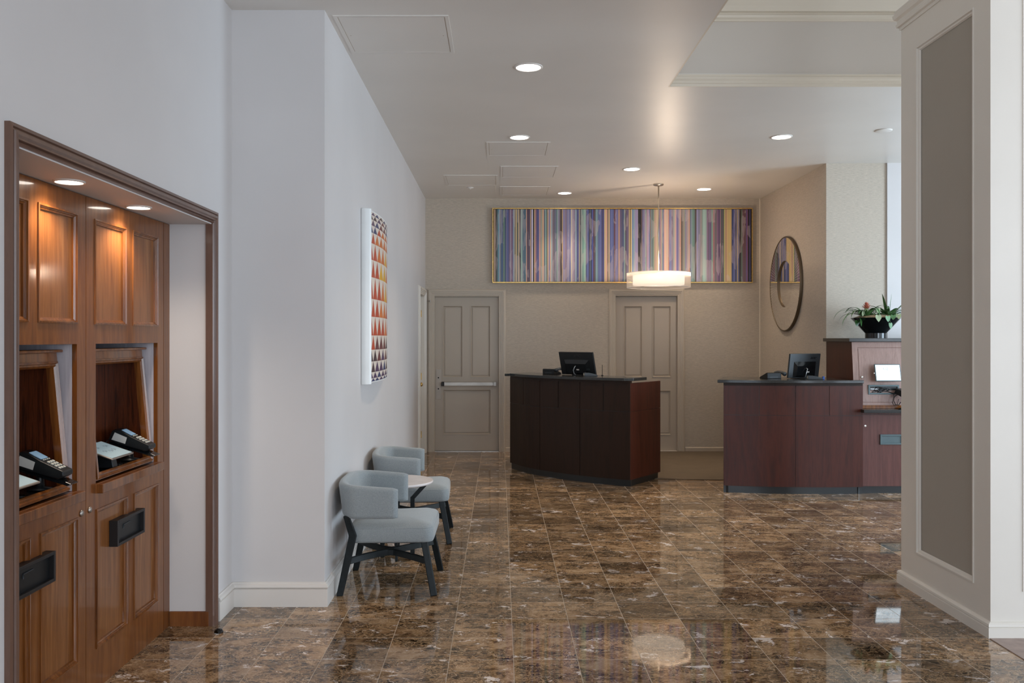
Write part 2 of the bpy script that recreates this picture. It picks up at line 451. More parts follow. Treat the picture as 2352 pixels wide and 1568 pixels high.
# ------------------------------------------------------------------ walls
m = MB(); wallgrid(m, lambda a, b, c, d: m.box(-2.2, -1.53, a, b, c, d), -3.5, 5.02, 0, CZ, [(2.765, 4.676, 0, 2.133)])
struct(m.build('wall_left', 'wall'))
m = MB(); m.box(-2.35, -2.2, 2.4, 5.02, 0, 2.3); struct(m.build('wall_niche', 'wall'))
m = MB(); m.box(-1.72, -1.0, 5.02, 5.35, 0, CZ); struct(m.build('wall_pier', 'wall'))
D3 = (10.86, 11.66, 0, 2.085)
m = MB(); wallgrid(m, lambda a, b, c, d: m.box(-1.2, -1.0, a, b, c, d), 5.35, YB, 0, CZ, [D3]); struct(m.build('wall_hall', 'wall'))
DL = (-.877, -.014, 0, 2.083); DR = (1.558, 2.388, 0, 2.088)
m = MB(); wallgrid(m, lambda a, b, c, d: m.box(a, b, YB, YB+.18, c, d), -1.2, 3.5, 0, CZ, [DL, DR]); struct(m.build('wall_back', 'paper'))
m = MB(); m.box(-1.2, 3.5, YB+.18, YB+.24, 0, CZ); struct(m.build('wall_backing', 'door'))
m = MB(); m.box(3.5, 3.62, 9.43, YB+.18, 0, CZ); struct(m.build('wall_alcove', 'paper'))
m = MB(); m.box(3.62, 4.146, 9.43, 9.58, 0, CZ); m.box(3.5, 3.62, 9.4299, 9.4305, 0, CZ); struct(m.build('wall_recess', 'paper'))
m = MB(); m.box(4.146, 7.0, 9.41, 9.58, 0, CZ); struct(m.build('wall_far', 'wall'))
m = MB(); wallgrid(m, lambda a, b, c, d: m.box(a, b, -3.5, -3.3, c, d), -2.2, 7.0, 0, TZ, [(-1.1, 2.3, .5, 3.2), (3.4, 6.6, .5, 3.2)])
struct(m.build('wall_rear', 'wall'))
m = MB(); wallgrid(m, lambda a, b, c, d: m.box(6.8, 7.0, a, b, c, d), -3.3, 9.41, 0, TZ, [(.5, 3.9, .5, 3.2), (5.6, 8.2, .5, 3.0)])
struct(m.build('wall_right', 'wall'))
for i, (ax, a, b, z1) in enumerate((('x', -1.1, 2.3, 3.2), ('x', 3.4, 6.6, 3.2), ('y', .5, 3.9, 3.2), ('y', 5.6, 8.2, 3.0))):
    m = MB(); g = MB()
    def bx(mm, u0, u1, z0, zz, t0, t1):
        if ax == 'x': mm.box(u0, u1, -3.5+t0, -3.5+t1, z0, zz)
        else: mm.box(7.0-t1, 7.0-t0, u0, u1, z0, zz)
    for u0, u1, z0, zz in ((a, a+.06, .5, z1), (b-.06, b, .5, z1), (a+.06, b-.06, .5, .56), (a+.06, b-.06, z1-.06, z1), ((a+b)/2-.025, (a+b)/2+.025, .56, z1-.06)):
        bx(m, u0, u1, z0, zz, .06, .14)
    bx(g, a+.06, b-.06, .56, z1-.06, .095, .101)
    w = struct(m.build('window_%d' % (i+1), 'trimwhite')); 
    # the pane is real thin glass
    g.build('window_pane', 'sheetglass' if 'sheetglass' in MAT else 'glass', w)
# thin glass that lets daylight through without caustic noise
gg = N('thin_window_glass'); t_ = gg.n('ShaderNodeBsdfTransparent'); g_ = gg.n('ShaderNodeBsdfGlossy'); g_.inputs['Roughness'].default_value = .02
mx_ = gg.n('ShaderNodeMixShader'); mx_.inputs[0].default_value = .06
gg.l(t_.outputs[0], mx_.inputs[1]); gg.l(g_.outputs[0], mx_.inputs[2]); gg.l(mx_.outputs[0], gg.out.inputs['Surface'])
for o in bpy.data.objects:
    if o.name.startswith('window_pane'): o.data.materials[0] = gg.m

# ------------------------------------------------------------------ ceiling with raised tray
TX, TY = 1.254, 6.56
m = MB(); m.box(-2.2, TX, -3.5, 12.0, CZ, CZ+.1); m.box(TX, 7.0, TY, 12.0, CZ, CZ+.1); struct(m.build('ceiling', 'ceiling'))
m = MB(); m.box(TX-.1, 7.1, -3.6, TY+.1, TZ, TZ+.1); struct(m.build('ceiling_tray', 'soffit'))
m = MB(); m.box(TX-.1, TX, -3.5, TY+.1, CZ+.1, TZ); struct(m.build('wall_tray_left', 'soffit'))
m = MB(); m.box(TX, 7.0, TY, TY+.1, CZ+.1, TZ); struct(m.build('wall_tray_back', 'soffit'))
path = [(TX, -3.3), (TX, TY), (6.8, TY)]
low = [(0, CZ), (.012, CZ), (.012, CZ+.02), (.02, CZ+.024), (.02, CZ+.04), (.034, CZ+.052), (.034, CZ+.066), (.022, CZ+.072), (.022, CZ+.088), (0, CZ+.092)]
struct(MB().sweep(path, low).build('trim_1', 'crown'))
up = [(0, 3.885), (.014, 3.885), (.014, 3.90), (.03, 3.908), (.034, 3.925), (.02, 3.932), (.02, 3.948), (.04, 3.952), (.06, 3.985), (.10, 4.03), (.16, 4.07), (.16, 4.09), (.18, 4.10), (.20, 4.15), (0, 4.15)]
struct(MB().sweep(path, up).build('trim_2', 'crown'))

# ------------------------------------------------------------------ panelled column (right)
CX, CY0, CY1, CX1 = 2.505, 4.49, 5.488, 3.60
m = MB()
m.box(CX+.02, CX1-.0, CY0+.02, CY1, 0, 3.45)
mpL = lambda u, v, h: (CX+.02-h, u, v)
PL = (4.646, 5.287, .235, 3.275)
wallgrid(m, lambda a, b, c, d: m.box(CX, CX+.02, a, b, c, d), CY0, CY1, 0, 3.45, [PL])
PF = (2.668, 3.40, .235, 3.275)
wallgrid(m, lambda a, b, c, d: m.box(a, b, CY0, CY0+.02, c, d), CX+.02, CX1, 0, 3.45, [PF])
m.box(CX+.05, CX1-.05, CY0+.05, CY1-.05, 3.45, TZ)
col = struct(m.build('wall_column', 'cream'))
m = MB(); m.poly([mpL(PL[0], PL[2], .002), mpL(PL[1], PL[2], .002), mpL(PL[1], PL[3], .002), mpL(PL[0], PL[3], .002)])
m.poly([(PF[0], CY0+.018, PF[2]), (PF[1], CY0+.018, PF[2]), (PF[1], CY0+.018, PF[3]), (PF[0], CY0+.018, PF[3])])
m.build('cloth_panel', 'pane', col)
m = MB(); prof = [(0, .02), (0, .026), (.008, .026), (.012, .016), (.020, .014), (.026, .004)]
m.frame(mpL, *PL, prof); m.frame(lambda u, v, h: (u, CY0+.02-h, v), *PF, prof); m.build('panel_moulding', 'cream', col)
pthC = [(CX1, CY1), (CX, CY1), (CX, CY0), (CX1, CY0)]
bb = [(0, 0), (.020, 0), (.020, .052), (.014, .056), (.020, .060), (.018, .072), (.008, .080), (0, .082)]
struct(MB().sweep(pthC, bb, 1).build('baseboard_column', 'cream'))
cc = [(0, 3.445), (.008, 3.445), (.010, 3.462), (.022, 3.468), (.026, 3.485), (.018, 3.492), (.020, 3.508), (.034, 3.52), (.040, 3.545), (.030, 3.552), (.030, 3.57), (-.05, 3.575)]
struct(MB().sweep(pthC, cc, 1).build('trim_3', 'cream'))

# ------------------------------------------------------------------ baseboards
bbl = [(0, 0), (.020, 0), (.020, .098), (.013, .101), (.020, .105), (.024, .112), (.020, .124), (.010, .130), (.008, .137), (0, .138)]
struct(MB().sweep([(-1.53, 4.745), (-1.53, 5.02), (-1.0, 5.02), (-1.0, 10.765)], bbl, 1).build('baseboard_left', 'trimwhite'))
struct(MB().sweep([(-1.53, -3.3), (-1.53, 2.70)], bbl, 1).build('baseboard_front', 'trimwhite'))
struct(MB().sweep([(.08, YB), (1.45, YB)], [(0, 0), (.014, 0), (.014, .05), (.006, .058), (0, .06)], 1).build('baseboard_back', 'casing'))
struct(MB().sweep([(2.49, YB), (3.48, YB), (3.5, YB-.001)], [(0, 0), (.014, 0), (.014, .052), (.006, .06), (0, .062)], 1).build('baseboard_alcove', 'casing'))
struct(MB().box(3.486, 3.4998, YB-.006, YB-.0002, .06, CZ).build('trim_4', 'crown'))

# ------------------------------------------------------------------ doors
def casing(m, mp, u0, u1, v1, w=.095):
    prof = [(0, 0), (0, .016), (.012, .020), (.016, .026), (.034, .026), (.037, .020), (.052, .020), (.055, .014), (.070, .014), (.073, .008), (.088, .008), (.092, .0), (w, -.002), (w, -.06)]
    m.frame(mp, u0, u1, 0, v1, prof, openb=True)
def panelled(m, mp, u0, u1, v0, v1, t, panels, prof):
    """door leaf: slab with recessed panels, mp(u,v,h); h=0 front face"""
    us = sorted({u0, u1, *[p[0] for p in panels], *[p[1] for p in panels]})
    def bx(a, b, c, d):
        q = [mp(a, c, 0), mp(b, c, 0), mp(b, d, 0), mp(a, d, 0)]; q2 = [mp(a, c, -t), mp(b, c, -t), mp(b, d, -t), mp(a, d, -t)]
        A = [m.v(x) for x in q]; B = [m.v(x) for x in q2]
        m.f(A); m.f(B[::-1])
        for i in range(4): m.f([A[i], A[(i+1) % 4], B[(i+1) % 4], B[i]])
    wallgrid(m, bx, u0, u1, v0, v1, [(p[0], p[1], p[2], p[3]) for p in panels])
    for p in panels:
        m.frame(mp, *p, prof)
        d, h = prof[-1]
        m.poly([mp(p[0]+d, p[2]+d, h), mp(p[1]-d, p[2]+d, h), mp(p[1]-d, p[3]-d, h), mp(p[0]+d, p[3]-d, h)])
PX = lambda px: (px-1148)*YB/2020
PZ = lambda py: 1.53-(py-775.5)*YB/2020
mpB = lambda u, v, h: (u, YB-h, v)
mpD = lambda u, v, h: (u, YB+.045-h, v)
dprof = [(0, 0), (0, .006), (.010, .006), (.016, -.004), (.022, -.014), (.030, -.014), (.034, -.006)]
for n_, (dd, pans, cw) in enumerate(((DL, [(PX(1016), PX(1063), PZ(867), PZ(701)), (PX(1080), PX(1127), PZ(867), PZ(701)), (PX(1016), PX(1128), PZ(999), PZ(894))], .1),
                                 (DR, [(PX(1433), PX(1477), PZ(866.6), PZ(701.5)), (PX(1499), PX(1543), PZ(866.6), PZ(701.5)), (PX(1433), PX(1543), PZ(1000), PZ(896))], .1))):
    m = MB(); panelled(m, mpD, dd[0]+.003, dd[1]-.003, .012, dd[3]-.003, .04, pans, dprof)
    d = struct(m.build('door_%d' % (n_+1), 'door'))
    m = MB(); casing(m, mpB, dd[0]-.093, dd[1]+.093, dd[3]+.10)
    m.build('door_casing', 'casing', d)
    m = MB(); m.box(dd[0], dd[1], YB+.005, YB+.17, 0, .010); m.build('threshold', 'steel' if n_ == 0 else 'trimwhite', d)
    if n_ == 0:
        pb = MB(); pb.box(PX(1020), PX(1133), YB-.028, YB-.008, .885, .935); bar_ = pb.build('push_bar', 'steel', d, bevel=.004)
        for a, b in ((1014, 1021), (1133, 1140)):
            e = MB(); e.box(PX(a), PX(b), YB-.030, YB+.045, .882, .938); e.build('push_bar_bracket', 'slotmetal' if a == 1014 else 'steel', d, bevel=.004)
        e = MB(); e.box(PX(1001), PX(1013), YB+.040, YB+.0465, .70, PZ(848)); lp = e.build('lock_plate', 'plate', d, bevel=.003)
        for zz in (PZ(867.5), PZ(893)):
            MB().lathe([(.0095, YB+.041), (.0095, YB+.0385)], (PX(1006.5), 0, zz), 16, 'Y').build('key_hole', 'dark', lp)
# side door in the hall wall
mpH = lambda u, v, h: (-1.0+h, u, v)
m = MB(); mpS = lambda u, v, h: (-1.045+h, u, v)
pr = [(0, 0), (.012, -.010), (.02, -.010), (.034, -.003)]
pan = []
for a, b in ((10.96, 11.20), (11.30, 11.55)):
    for c, d in ((.14, .62), (.74, 1.05), (1.17, 1.62), (1.70, 1.98)): pan.append((a, b, c, d))
panelled(m, mpS, D3[0]+.003, D3[1]-.003, .01, D3[3]-.003, .04, pan, pr)
d = struct(m.build('door_3', 'doorwhite'))
m = MB(); casing(m, mpH, D3[0]-.09, D3[1]+.09, D3[3]+.09); m.build('door_casing', 'doorwhite', d)
for zz in (.25, 1.02, 1.85):
    MB().box(-1.046, -1.035, D3[1]-.008, D3[1]-.001, zz-.045, zz+.045).build('hinge', 'gold', d)
m = MB(); m.lathe([(.014, -1.045), (.014, -1.03), (.008, -1.02), (.008, -1.0), (.024, -.985), (.026, -.97), (.012, -.958)], (0, D3[0]+.07, .95), 20, 'X'); m.build('door_knob', 'gold', d, smooth=True)
m = MB(); m.tube([(-1.0, 11.745, 2.02), (-.93, 11.745, 2.02)], .006); m.tube([(-.93, 11.745, 2.005), (-.93, 11.745, 2.035)], .009)
tag(m.build('coat_hook', 'steel', org=(-.97, 11.745, 2.02)), 'small metal peg sticking out beside the top of the ivory side door', 'hook')
# ------------------------------------------------------------------ niche trim
mpN = lambda u, v, h: (-1.53+h, u, v)
m = MB()
m.frame(mpN, 2.715, 4.728, 0, 2.2, [(0, -.01), (0, .018), (.012, .021), (.016, .014), (.020, .014), (.024, .024), (.034, .026), (.040, .018), (.046, .018), (.050, .008), (.054, .006), (.054, -.03)], openb=True)
nf = struct(m.build('trim_5', 'framebrown'))
m = MB(); m.frame(mpN, 2.770, 4.674, 0, 2.146, [(0, -.0305), (0, .012), (.004, .014), (.008, .006), (.010, -.03)], openb=True)
m.build('inner_bead', 'framebrown', nf)
struct(MB().box(-1.752, -1.545, 4.664, 4.6755, 0, .078).build('baseboard_niche', 'cabwood'))
struct(MB().box(-1.80, -1.756, 4.596, 4.6755, 0, 2.131).build('trim_6', 'cabwood'))

# ------------------------------------------------------------------ check-in cabinets in the niche
def cabinet(y0, label, lockrel):
    XF = -1.755
    t = thing('checkin_cabinet', (-1.9, y0+.43, 0), label, 'cabinet', 'cherry wood check-in cabinets in the niche')
    up_ = [(y0+.075, y0+.400, 1.588, 2.045), (y0+.468, y0+.782, 1.588, 2.045)]
    lo_ = [(y0+.090, y0+.412, .178, .784), (y0+.484, y0+.786, .178, .784)]
    op = (y0+.090, y0+.780, .895, 1.504)
    m = MB(); wallgrid(m, lambda a, b, c, d: m.box(XF-.02, XF, a, b, c, d), y0+.002, y0+.858, 0, 2.13, up_+lo_+[op])
    m.build('face_frame', 'cabwood', t)
    m = MB(); m.box(-2.15, XF-.0205, y0+.002, y0+.02, 0, 2.13); m.box(-2.15, XF-.0205, y0+.84, y0+.858, 0, 2.13)
    m.box(-2.17, -2.15, y0+.002, y0+.858, 0, 2.13); m.box(-2.15, XF-.0205, y0+.02, y0+.84, 2.11, 2.13)
    m.box(-2.15, XF-.0205, y0+.02, y0+.84, .845, .893); m.box(-2.15, XF-.0205, y0+.02, y0+.84, 1.52, 1.54)
    m.build('carcass', 'walnut', t)
    mp = lambda u, v, h: (XF+h, u, v)
    for i, p in enumerate(up_+lo_):
        m = MB(); m.poly([mp(p[0], p[2], -.014), mp(p[1], p[2], -.014), mp(p[1], p[3], -.014), mp(p[0], p[3], -.014)])
        m.poly([mp(p[0], p[2], -.019), mp(p[1], p[2], -.019), mp(p[1], p[3], -.019), mp(p[0], p[3], -.019)])
        pn = m.build('panel', 'cabpanel', t)
        m = MB(); m.frame(mp, *p, [(0, -.014), (0, .005), (.007, .006), (.009, 0), (.012, 0), (.014, -.004), (.020, -.006), (.022, -.014)])
        m.build('panel_moulding', 'cabmould', pn)
    m = MB(); m.box(-2.1, XF-.021, op[1]-.001, op[1]+.003, op[2], op[3]); m.build('side_board', 'palewood', t)
    # tilted hood
    zb, zt, xb, xt = .903, 1.470, -1.768, -1.822
    xp = lambda z: xb+(xt-xb)*(z-zb)/(zt-zb)
    hm = lambda u, v, h: (xp(v)+h, u, v)
    a, b = y0+.105, y0+.744; ai, bi = y0+.150, y0+.706; zi0, zi1 = .927, 1.412
    m = MB()
    for q in ((a, ai, zb, zt), (bi, b, zb, zt), (ai, bi, zb, zi0), (ai, bi, zi1, zt)):
        A = [m.v(hm(q[0], q[2], 0)), m.v(hm(q[1], q[2], 0)), m.v(hm(q[1], q[3], 0)), m.v(hm(q[0], q[3], 0))]
        B = [m.v(hm(q[0], q[2], -.03)), m.v(hm(q[1], q[2], -.03)), m.v(hm(q[1], q[3], -.03)), m.v(hm(q[0], q[3], -.03))]
        m.f(A); m.f(B[::-1])
        for i in range(4): m.f([A[i], A[(i+1) % 4], B[(i+1) % 4], B[i]])
    hd = m.build('hood_frame', 'cabmould', t)
    m = MB(); m.frame(hm, ai-.028, bi+.028, zi0-.018, zi1+.022, [(0, 0), (0, .008), (.007, .011), (.012, .003), (.016, .003), (.019, .007), (.026, -.002)]); m.build('hood_bead', 'cabmould', hd)
    m = MB(); m.prism([(xp(1.48)-.05, a-.012), (xp(1.48)+.022, a-.012), (xp(1.48)+.022, b+.014), (xp(1.48)-.05, b+.014)], 1.470, 1.482); m.build('hood_crown', 'cabmould', hd, bevel=.004)
    m = MB()
    m.box(-1.96, -1.95, ai, bi, zi0-.01, zi1+.01)
    m.extr([(-1.95, bi, zi0-.01), (xp(zi0)-.03, bi, zi0-.01), (xp(zi1)-.03, bi, zi1+.01), (-1.95, bi, zi1+.01)], (0, .01, 0))
    m.extr([(-1.95, ai-.01, zi0-.01), (xp(zi0)-.03, ai-.01, zi0-.01), (xp(zi1)-.03, ai-.01, zi1+.01), (-1.95, ai-.01, zi1+.01)], (0, .01, 0))
    m.box(-1.96, xp(zi1)-.031, ai, bi, zi1, zi1+.01)
    m.build('booth_lining', 'walnut', t)
    m = MB(); m.box(-1.95, xp(zi0)-.031, ai, bi, .902, .926); m.build('booth_shelf', 'black_gloss', t)
    m = MB(); m.box(XF-.019, XF+.028, y0+.100, y0+.800, .852, .893); m.build('shelf_lip', 'cabmould', t, bevel=.004)
    # black recessed drop slot
    s0, s1, z0, z1, xs = y0+.250, y0+.556, .584, .702, XF+.026
    m = MB()
    m.box(XF-.013, xs, s0, s0+.014, z0, z1); m.box(XF-.013, xs, s1-.014, s1, z0, z1)
    m.box(XF-.013, xs, s0+.014, s1-.014, z0, z0+.013); m.box(XF-.013, xs, s0+.014, s1-.014, z1-.013, z1)
    sl = m.build('drop_slot', 'slotmetal', t, bevel=.0015)
    MB().box(XF+.0062, XF+.008, s0+.014, s1-.014, z0+.013, z1-.013).build('slot_back', 'black', sl)
    m = MB(); m.tube([(XF+.010, s0+.10, z1-.055), (XF+.010, s0+.10, z1-.038), (XF+.010, s0+.17, z1-.036)], .0025); m.build('slot_latch', 'darkgrey', sl)
    m = MB(); m.lathe([(.014, XF+.0), (.014, XF+.004), (.010, XF+.008), (.003, XF+.009)], (0, y0+lockrel, .795), 20, 'X'); m.build('cam_lock', 'steel', t, smooth=True)
    return t
cabinet(2.87, 'cherry wood check-in cabinet at the frame edge, nearer the camera, with tilted booth', .815)
cabinet(3.73, 'cherry wood check-in cabinet against the white niche end wall, with tilted booth', .030)

def card_terminal(x, y, z, label, grp=None):
    t = thing('card_terminal', (x, y, z), label, 'card terminal', grp)
    T = Matrix.Translation((x, y, z+.075)) @ Matrix.Rotation(R(16), 4, 'Y')
    w = .041
    side = [(-.105, 0), (-.10, .045), (-.085, .058), (-.055, .060), (.0, .046), (.06, .036), (.098, .030), (.104, .012), (.085, -.006), (-.06, -.008)]
    m = MB(T); m.extr([(a, -w, b) for a, b in side], (0, 2*w, 0)); bd = m.build('terminal_body', 'black', t, bevel=.006, seg=3)
    sl = lambda a: .060+(a+.055)*(.036-.060)/(.115)
    def top(m, x0, x1, y0_, y1_, dz, th):
        m.extr([(x0, y0_, sl(x0)+dz), (x1, y0_, sl(x1)+dz), (x1, y1_, sl(x1)+dz), (x0, y1_, sl(x0)+dz)], (0, 0, th))
    m = MB(T); top(m, -.058, -.006, -.026, .026, -.001, .0025); m.build('terminal_screen', 'lcd', t)
    m = MB(T)
    for k in range(4): top(m, .000, .005, -.024+k*.014, -.018+k*.014, -.001, .003)
    for r_ in range(4):
        for c_ in range(3): top(m, .018+r_*.016, .027+r_*.016, -.024+c_*.018, -.012+c_*.018, -.001, .004)
    k_ = m.build('keypad', 'key', t); k_['label'] = 'pale rubber keypad'
    m = MB(T); m.extr([(-.088, -w-.0006, .006), (-.018, -w-.0006, .004), (-.018, -w-.0006, .036), (-.082, -w-.0006, .044)], (0, -.0006, 0)); m.build('sticker', 'whitecard', t)
    m = MB(T); m.extr([(-.10, -.03, -.020), (.125, -.03, -.024), (.135, -.02, -.014), (.085, -.02, -.009), (-.10, -.03, -.009)], (0, .06, 0)); m.build('swivel_tray', 'black_gloss', t, bevel=.003)
    m = MB(); m.lathe([(.045, z+.001), (.045, z+.006), (.018, z+.012), (.014, z+.055), (.020, z+.068)], (x-.01, y, 0), 24); m.build('stand_post', 'black', t, smooth=True)
    m = MB(); m.tube([T @ Vector((-.10, -.01, .02)), (x-.13, y-.03, z+.075), (x-.155, y-.07, z+.05), (x-.165, y-.10, z+.01)], .003, 8); m.build('cable', 'cable', t, smooth=True)
    return t
def counter_tablet(x, y, z, label):
    t = thing('tablet', (x, y, z), label, 'tablet', 'pale-screened tablets in the booths')
    T = Matrix.Translation((x, y, z+.075)) @ Matrix.Rotation(R(19), 4, 'Y')
    m = MB(T); m.box(-.085, .085, -.118, .118, -.004, .004); m.build('tablet_body', 'steel', t, bevel=.003)
    m = MB(T); m.box(-.078, .078, -.110, .110, .0038, .0046); sc = m.build('screen', 'screen_dim', t)
    for i, (px_, py_) in enumerate(((-.030, -.04), (-.030, .045), (.012, -.045), (.015, .04), (.020, -.0))):
        m = MB(T)
        m.tube([(px_+.010*cos(a), py_+.008*sin(a), .0050) for a in [k*.5 for k in range(11)]], .0007, 4)
        m.box(px_-.006, px_+.006, py_+.014, py_+.016, .0046, .0052); m.box(px_-.004, px_+.005, py_+.022, py_+.024, .0046, .0052)
        m.build('screen_icon', 'screentext', sc)
    m = MB(); m.extr([(x-.05, y-.06, z+.001), (x+.06, y-.06, z+.001), (x+.05, y-.06, z+.050), (x-.05, y-.06, z+.084)], (0, .05, 0)); m.build('tablet_stand', 'black', t, bevel=.003)
    m = MB(); m.lathe([(.05, z+.001), (.05, z+.005), (.02, z+.008), (.012, z+.06)], (x, y+.055, 0), 24); m.build('stand_post', 'black_gloss', t, smooth=True)
    return t
G1 = 'card terminals in the niche booths'
card_terminal(-1.815, 3.49, .928, 'black card terminal in the booth nearer the camera, its lcd facing out', G1)
card_terminal(-1.815, 4.34, .928, 'black card terminal in the farther booth, beside the full pale tablet', G1)
counter_tablet(-1.842, 3.255, .928, 'pale-screened tablet half hidden in the booth nearer the camera')
counter_tablet(-1.842, 4.115, .928, 'pale-screened tablet on a black stand in the farther booth')

m = MB(); m.lathe([(.024, 0), (.023, .008), (.018, .016), (.009, .021), (.001, .022)], (-1.459, 4.565, 0), 28)
tag(m.build('door_stop', 'clear', org=(-1.459, 4.565, 0), smooth=True), 'small clear plastic dome on the marble by the foot of the brown frame', 'door stop')

# ------------------------------------------------------------------ ceiling fixtures
def disc_light(name, x, y, z, r, label, lens, grp, energy, col, cone=96):
    t = thing(name, (x, y, z), label, 'ceiling light', grp)
    MB().lathe([(r*1.16, z), (r*1.15, z-.005), (r*1.02, z-.007), (r*1.0, z-.003), (r*1.0, z)], (x, y, 0), 40, caps=False).build('trim_ring', 'trimwhite', t, smooth=True)
    MB().lathe([(r*1.0, z-.003), (r*.6, z-.0045), (.001, z-.005)], (x, y, 0), 40).build('lens', lens, t, smooth=True)
    l = bpy.data.lights.new(name+'_light', 'SPOT'); l.energy = energy; l.color = col; l.spot_size = R(cone); l.spot_blend = .7; l.shadow_soft_size = r
    o = bpy.data.objects.new(name+'_light', l); COL.objects.link(o); o.parent = t; o.location = (0, 0, -.03)
    return t
WARM = (1, .80, .58)
GD = 'round recessed lights in the hall ceiling'
for x, y, lens, e, lab in (
    (.1986, 6.078, 'lens_cool', 60, 'round recessed ceiling light nearest the camera, alone above the hall'),
    (.183, 8.203, 'lens_cool', 75, 'round recessed ceiling light just in front of the widest rear access panel'),
    (1.462, 9.748, 'lens', 85, 'round recessed ceiling light nearly above the centre desk, in front of the pendant'),
    (.838, 11.36, 'lens_cool', 34, 'round recessed ceiling light closest to the striped painting, left of the pendant'),
    (2.568, 11.06, 'lens', 55, 'round recessed ceiling light to the right of the pendant rod'),
    (2.622, 8.185, 'lens', 60, 'round recessed ceiling light at the right, above the right desk')):
    disc_light('recessed_light', x, y, CZ, .085, lab, lens, GD, e, WARM)
GN = 'round lights in the niche soffit'
disc_light('recessed_light', -1.659, 3.388, 2.133, .050, 'round light in the niche soffit nearer the camera', 'lens', GN, 17, (1, .84, .68), 140)
disc_light('recessed_light', -1.665, 4.053, 2.133, .050, 'round light in the niche soffit nearer the end wall', 'lens', GN, 17, (1, .84, .68), 140)

def access(x0, x1, y0, y1, label, double=True):
    z = CZ
    t = thing('ceiling_access_panel', ((x0+x1)/2, (y0+y1)/2, z), label, 'access panel', 'painted access panels in the ceiling')
    mp = lambda u, v, h: (u, v, z-h)
    MB().frame(mp, x0, x1, y0, y1, [(0, 0), (0, .004), (.022, .004), (.022, .0015)]).build('panel_rim', 'ceiling', t)
    MB().frame(mp, x0+.022, x1-.022, y0+.022, y1-.022, [(0, .0015), (.005, .0015)]).build('shadow_gap', 'dark' if not double else 'casing', t)
    MB().box(x0+.027, x1-.027, y0+.027, y1-.027, z-.003, z-.0002).build('panel_leaf', 'ceiling', t)
    m = MB()
    for u in (x0+.05, x1-.05): m.lathe([(.004, z-.003), (.004, z-.0042)], (u, (y0+y1)/2, 0), 10)
    m.build('catch_screws', 'casing', t)
access(-.97, -.298, 5.10, 5.77, 'large painted access panel beside the left wall, nearest the camera')
access(-.13, .486, 8.40, 9.03, 'painted access panel directly behind the second recessed light')
access(.008, .64, 9.58, 10.25, 'painted access panel in the middle of the rear cluster')
access(-.65, -.025, 10.11, 10.78, 'painted access panel of the rear cluster nearest the left wall')
access(.003, .63, 10.87, 11.52, 'painted access panel closest to the back wall')
m = MB(); m.lathe([(.045, CZ), (.045, CZ-.004), (.03, CZ-.010), (.012, CZ-.014), (.010, CZ-.022)], (-.37, 10.95, 0), 24)
tag(m.build('sprinkler', 'ceiling', org=(-.37, 10.95, CZ), smooth=True), 'small round sprinkler cover on the ceiling by the left access panel', 'sprinkler')
m = MB(); m.lathe([(.075, CZ), (.074, CZ-.006), (.066, CZ-.009), (.001, CZ-.009)], (3.46, 7.93, 0), 32)
tag(m.build('smoke_detector', 'ceiling', org=(3.46, 7.93, CZ), smooth=True), 'flat round unlit disc on the ceiling next to the panelled column', 'detector')

# pendant
px, py = 1.931, 10.70
t = thing('pendant_lamp', (px, py, CZ), 'round double drum pendant lamp with sheer outer shade hanging before the striped painting', 'lamp')
MB().lathe([(.062, CZ), (.062, CZ-.014), (.05, CZ-.022), (.008, CZ-.03)], (px, py, 0), 32).build('ceiling_canopy', 'nickel', t, smooth=True)
MB().lathe([(.008, CZ-.03), (.008, 2.31)], (px, py, 0), 14).build('rod', 'nickel', t, smooth=True)
MB().lathe([(.384, 2.142), (.384, 2.317)], (px, py, 0), 72, caps=False).build('outer_shade', 'sheer', t, smooth=True)
m = MB()
for zz in (2.142, 2.317): m.lathe([(.386, zz-.003), (.386, zz+.003), (.380, zz+.003), (.380, zz-.003), (.386, zz-.003)], (px, py, 0), 72, caps=False)
m.build('shade_rim', 'whitelam', t, smooth=True)
MB().lathe([(.305, 2.172), (.310, 2.178), (.310, 2.290)], (px, py, 0), 64).build('inner_drum', 'drum', t, smooth=True)
m = MB()
for k in range(3):
    a = k*2*pi/3+.5; m.tube([(px, py, 2.312), (px+.383*cos(a), py+.383*sin(a), 2.314)], .004, 8)
m.build('spider', 'nickel', t, smooth=True)
for i, (dz, e) in enumerate(((.16, 27),)):
    l = bpy.data.lights.new('pendant_light', 'POINT'); l.energy = e; l.color = (1, .78, .58); l.shadow_soft_size = .02
    o = bpy.data.objects.new('pendant_light', l); COL.objects.link(o); o.parent = t; o.location = (.10, -.08, 2.325-CZ)

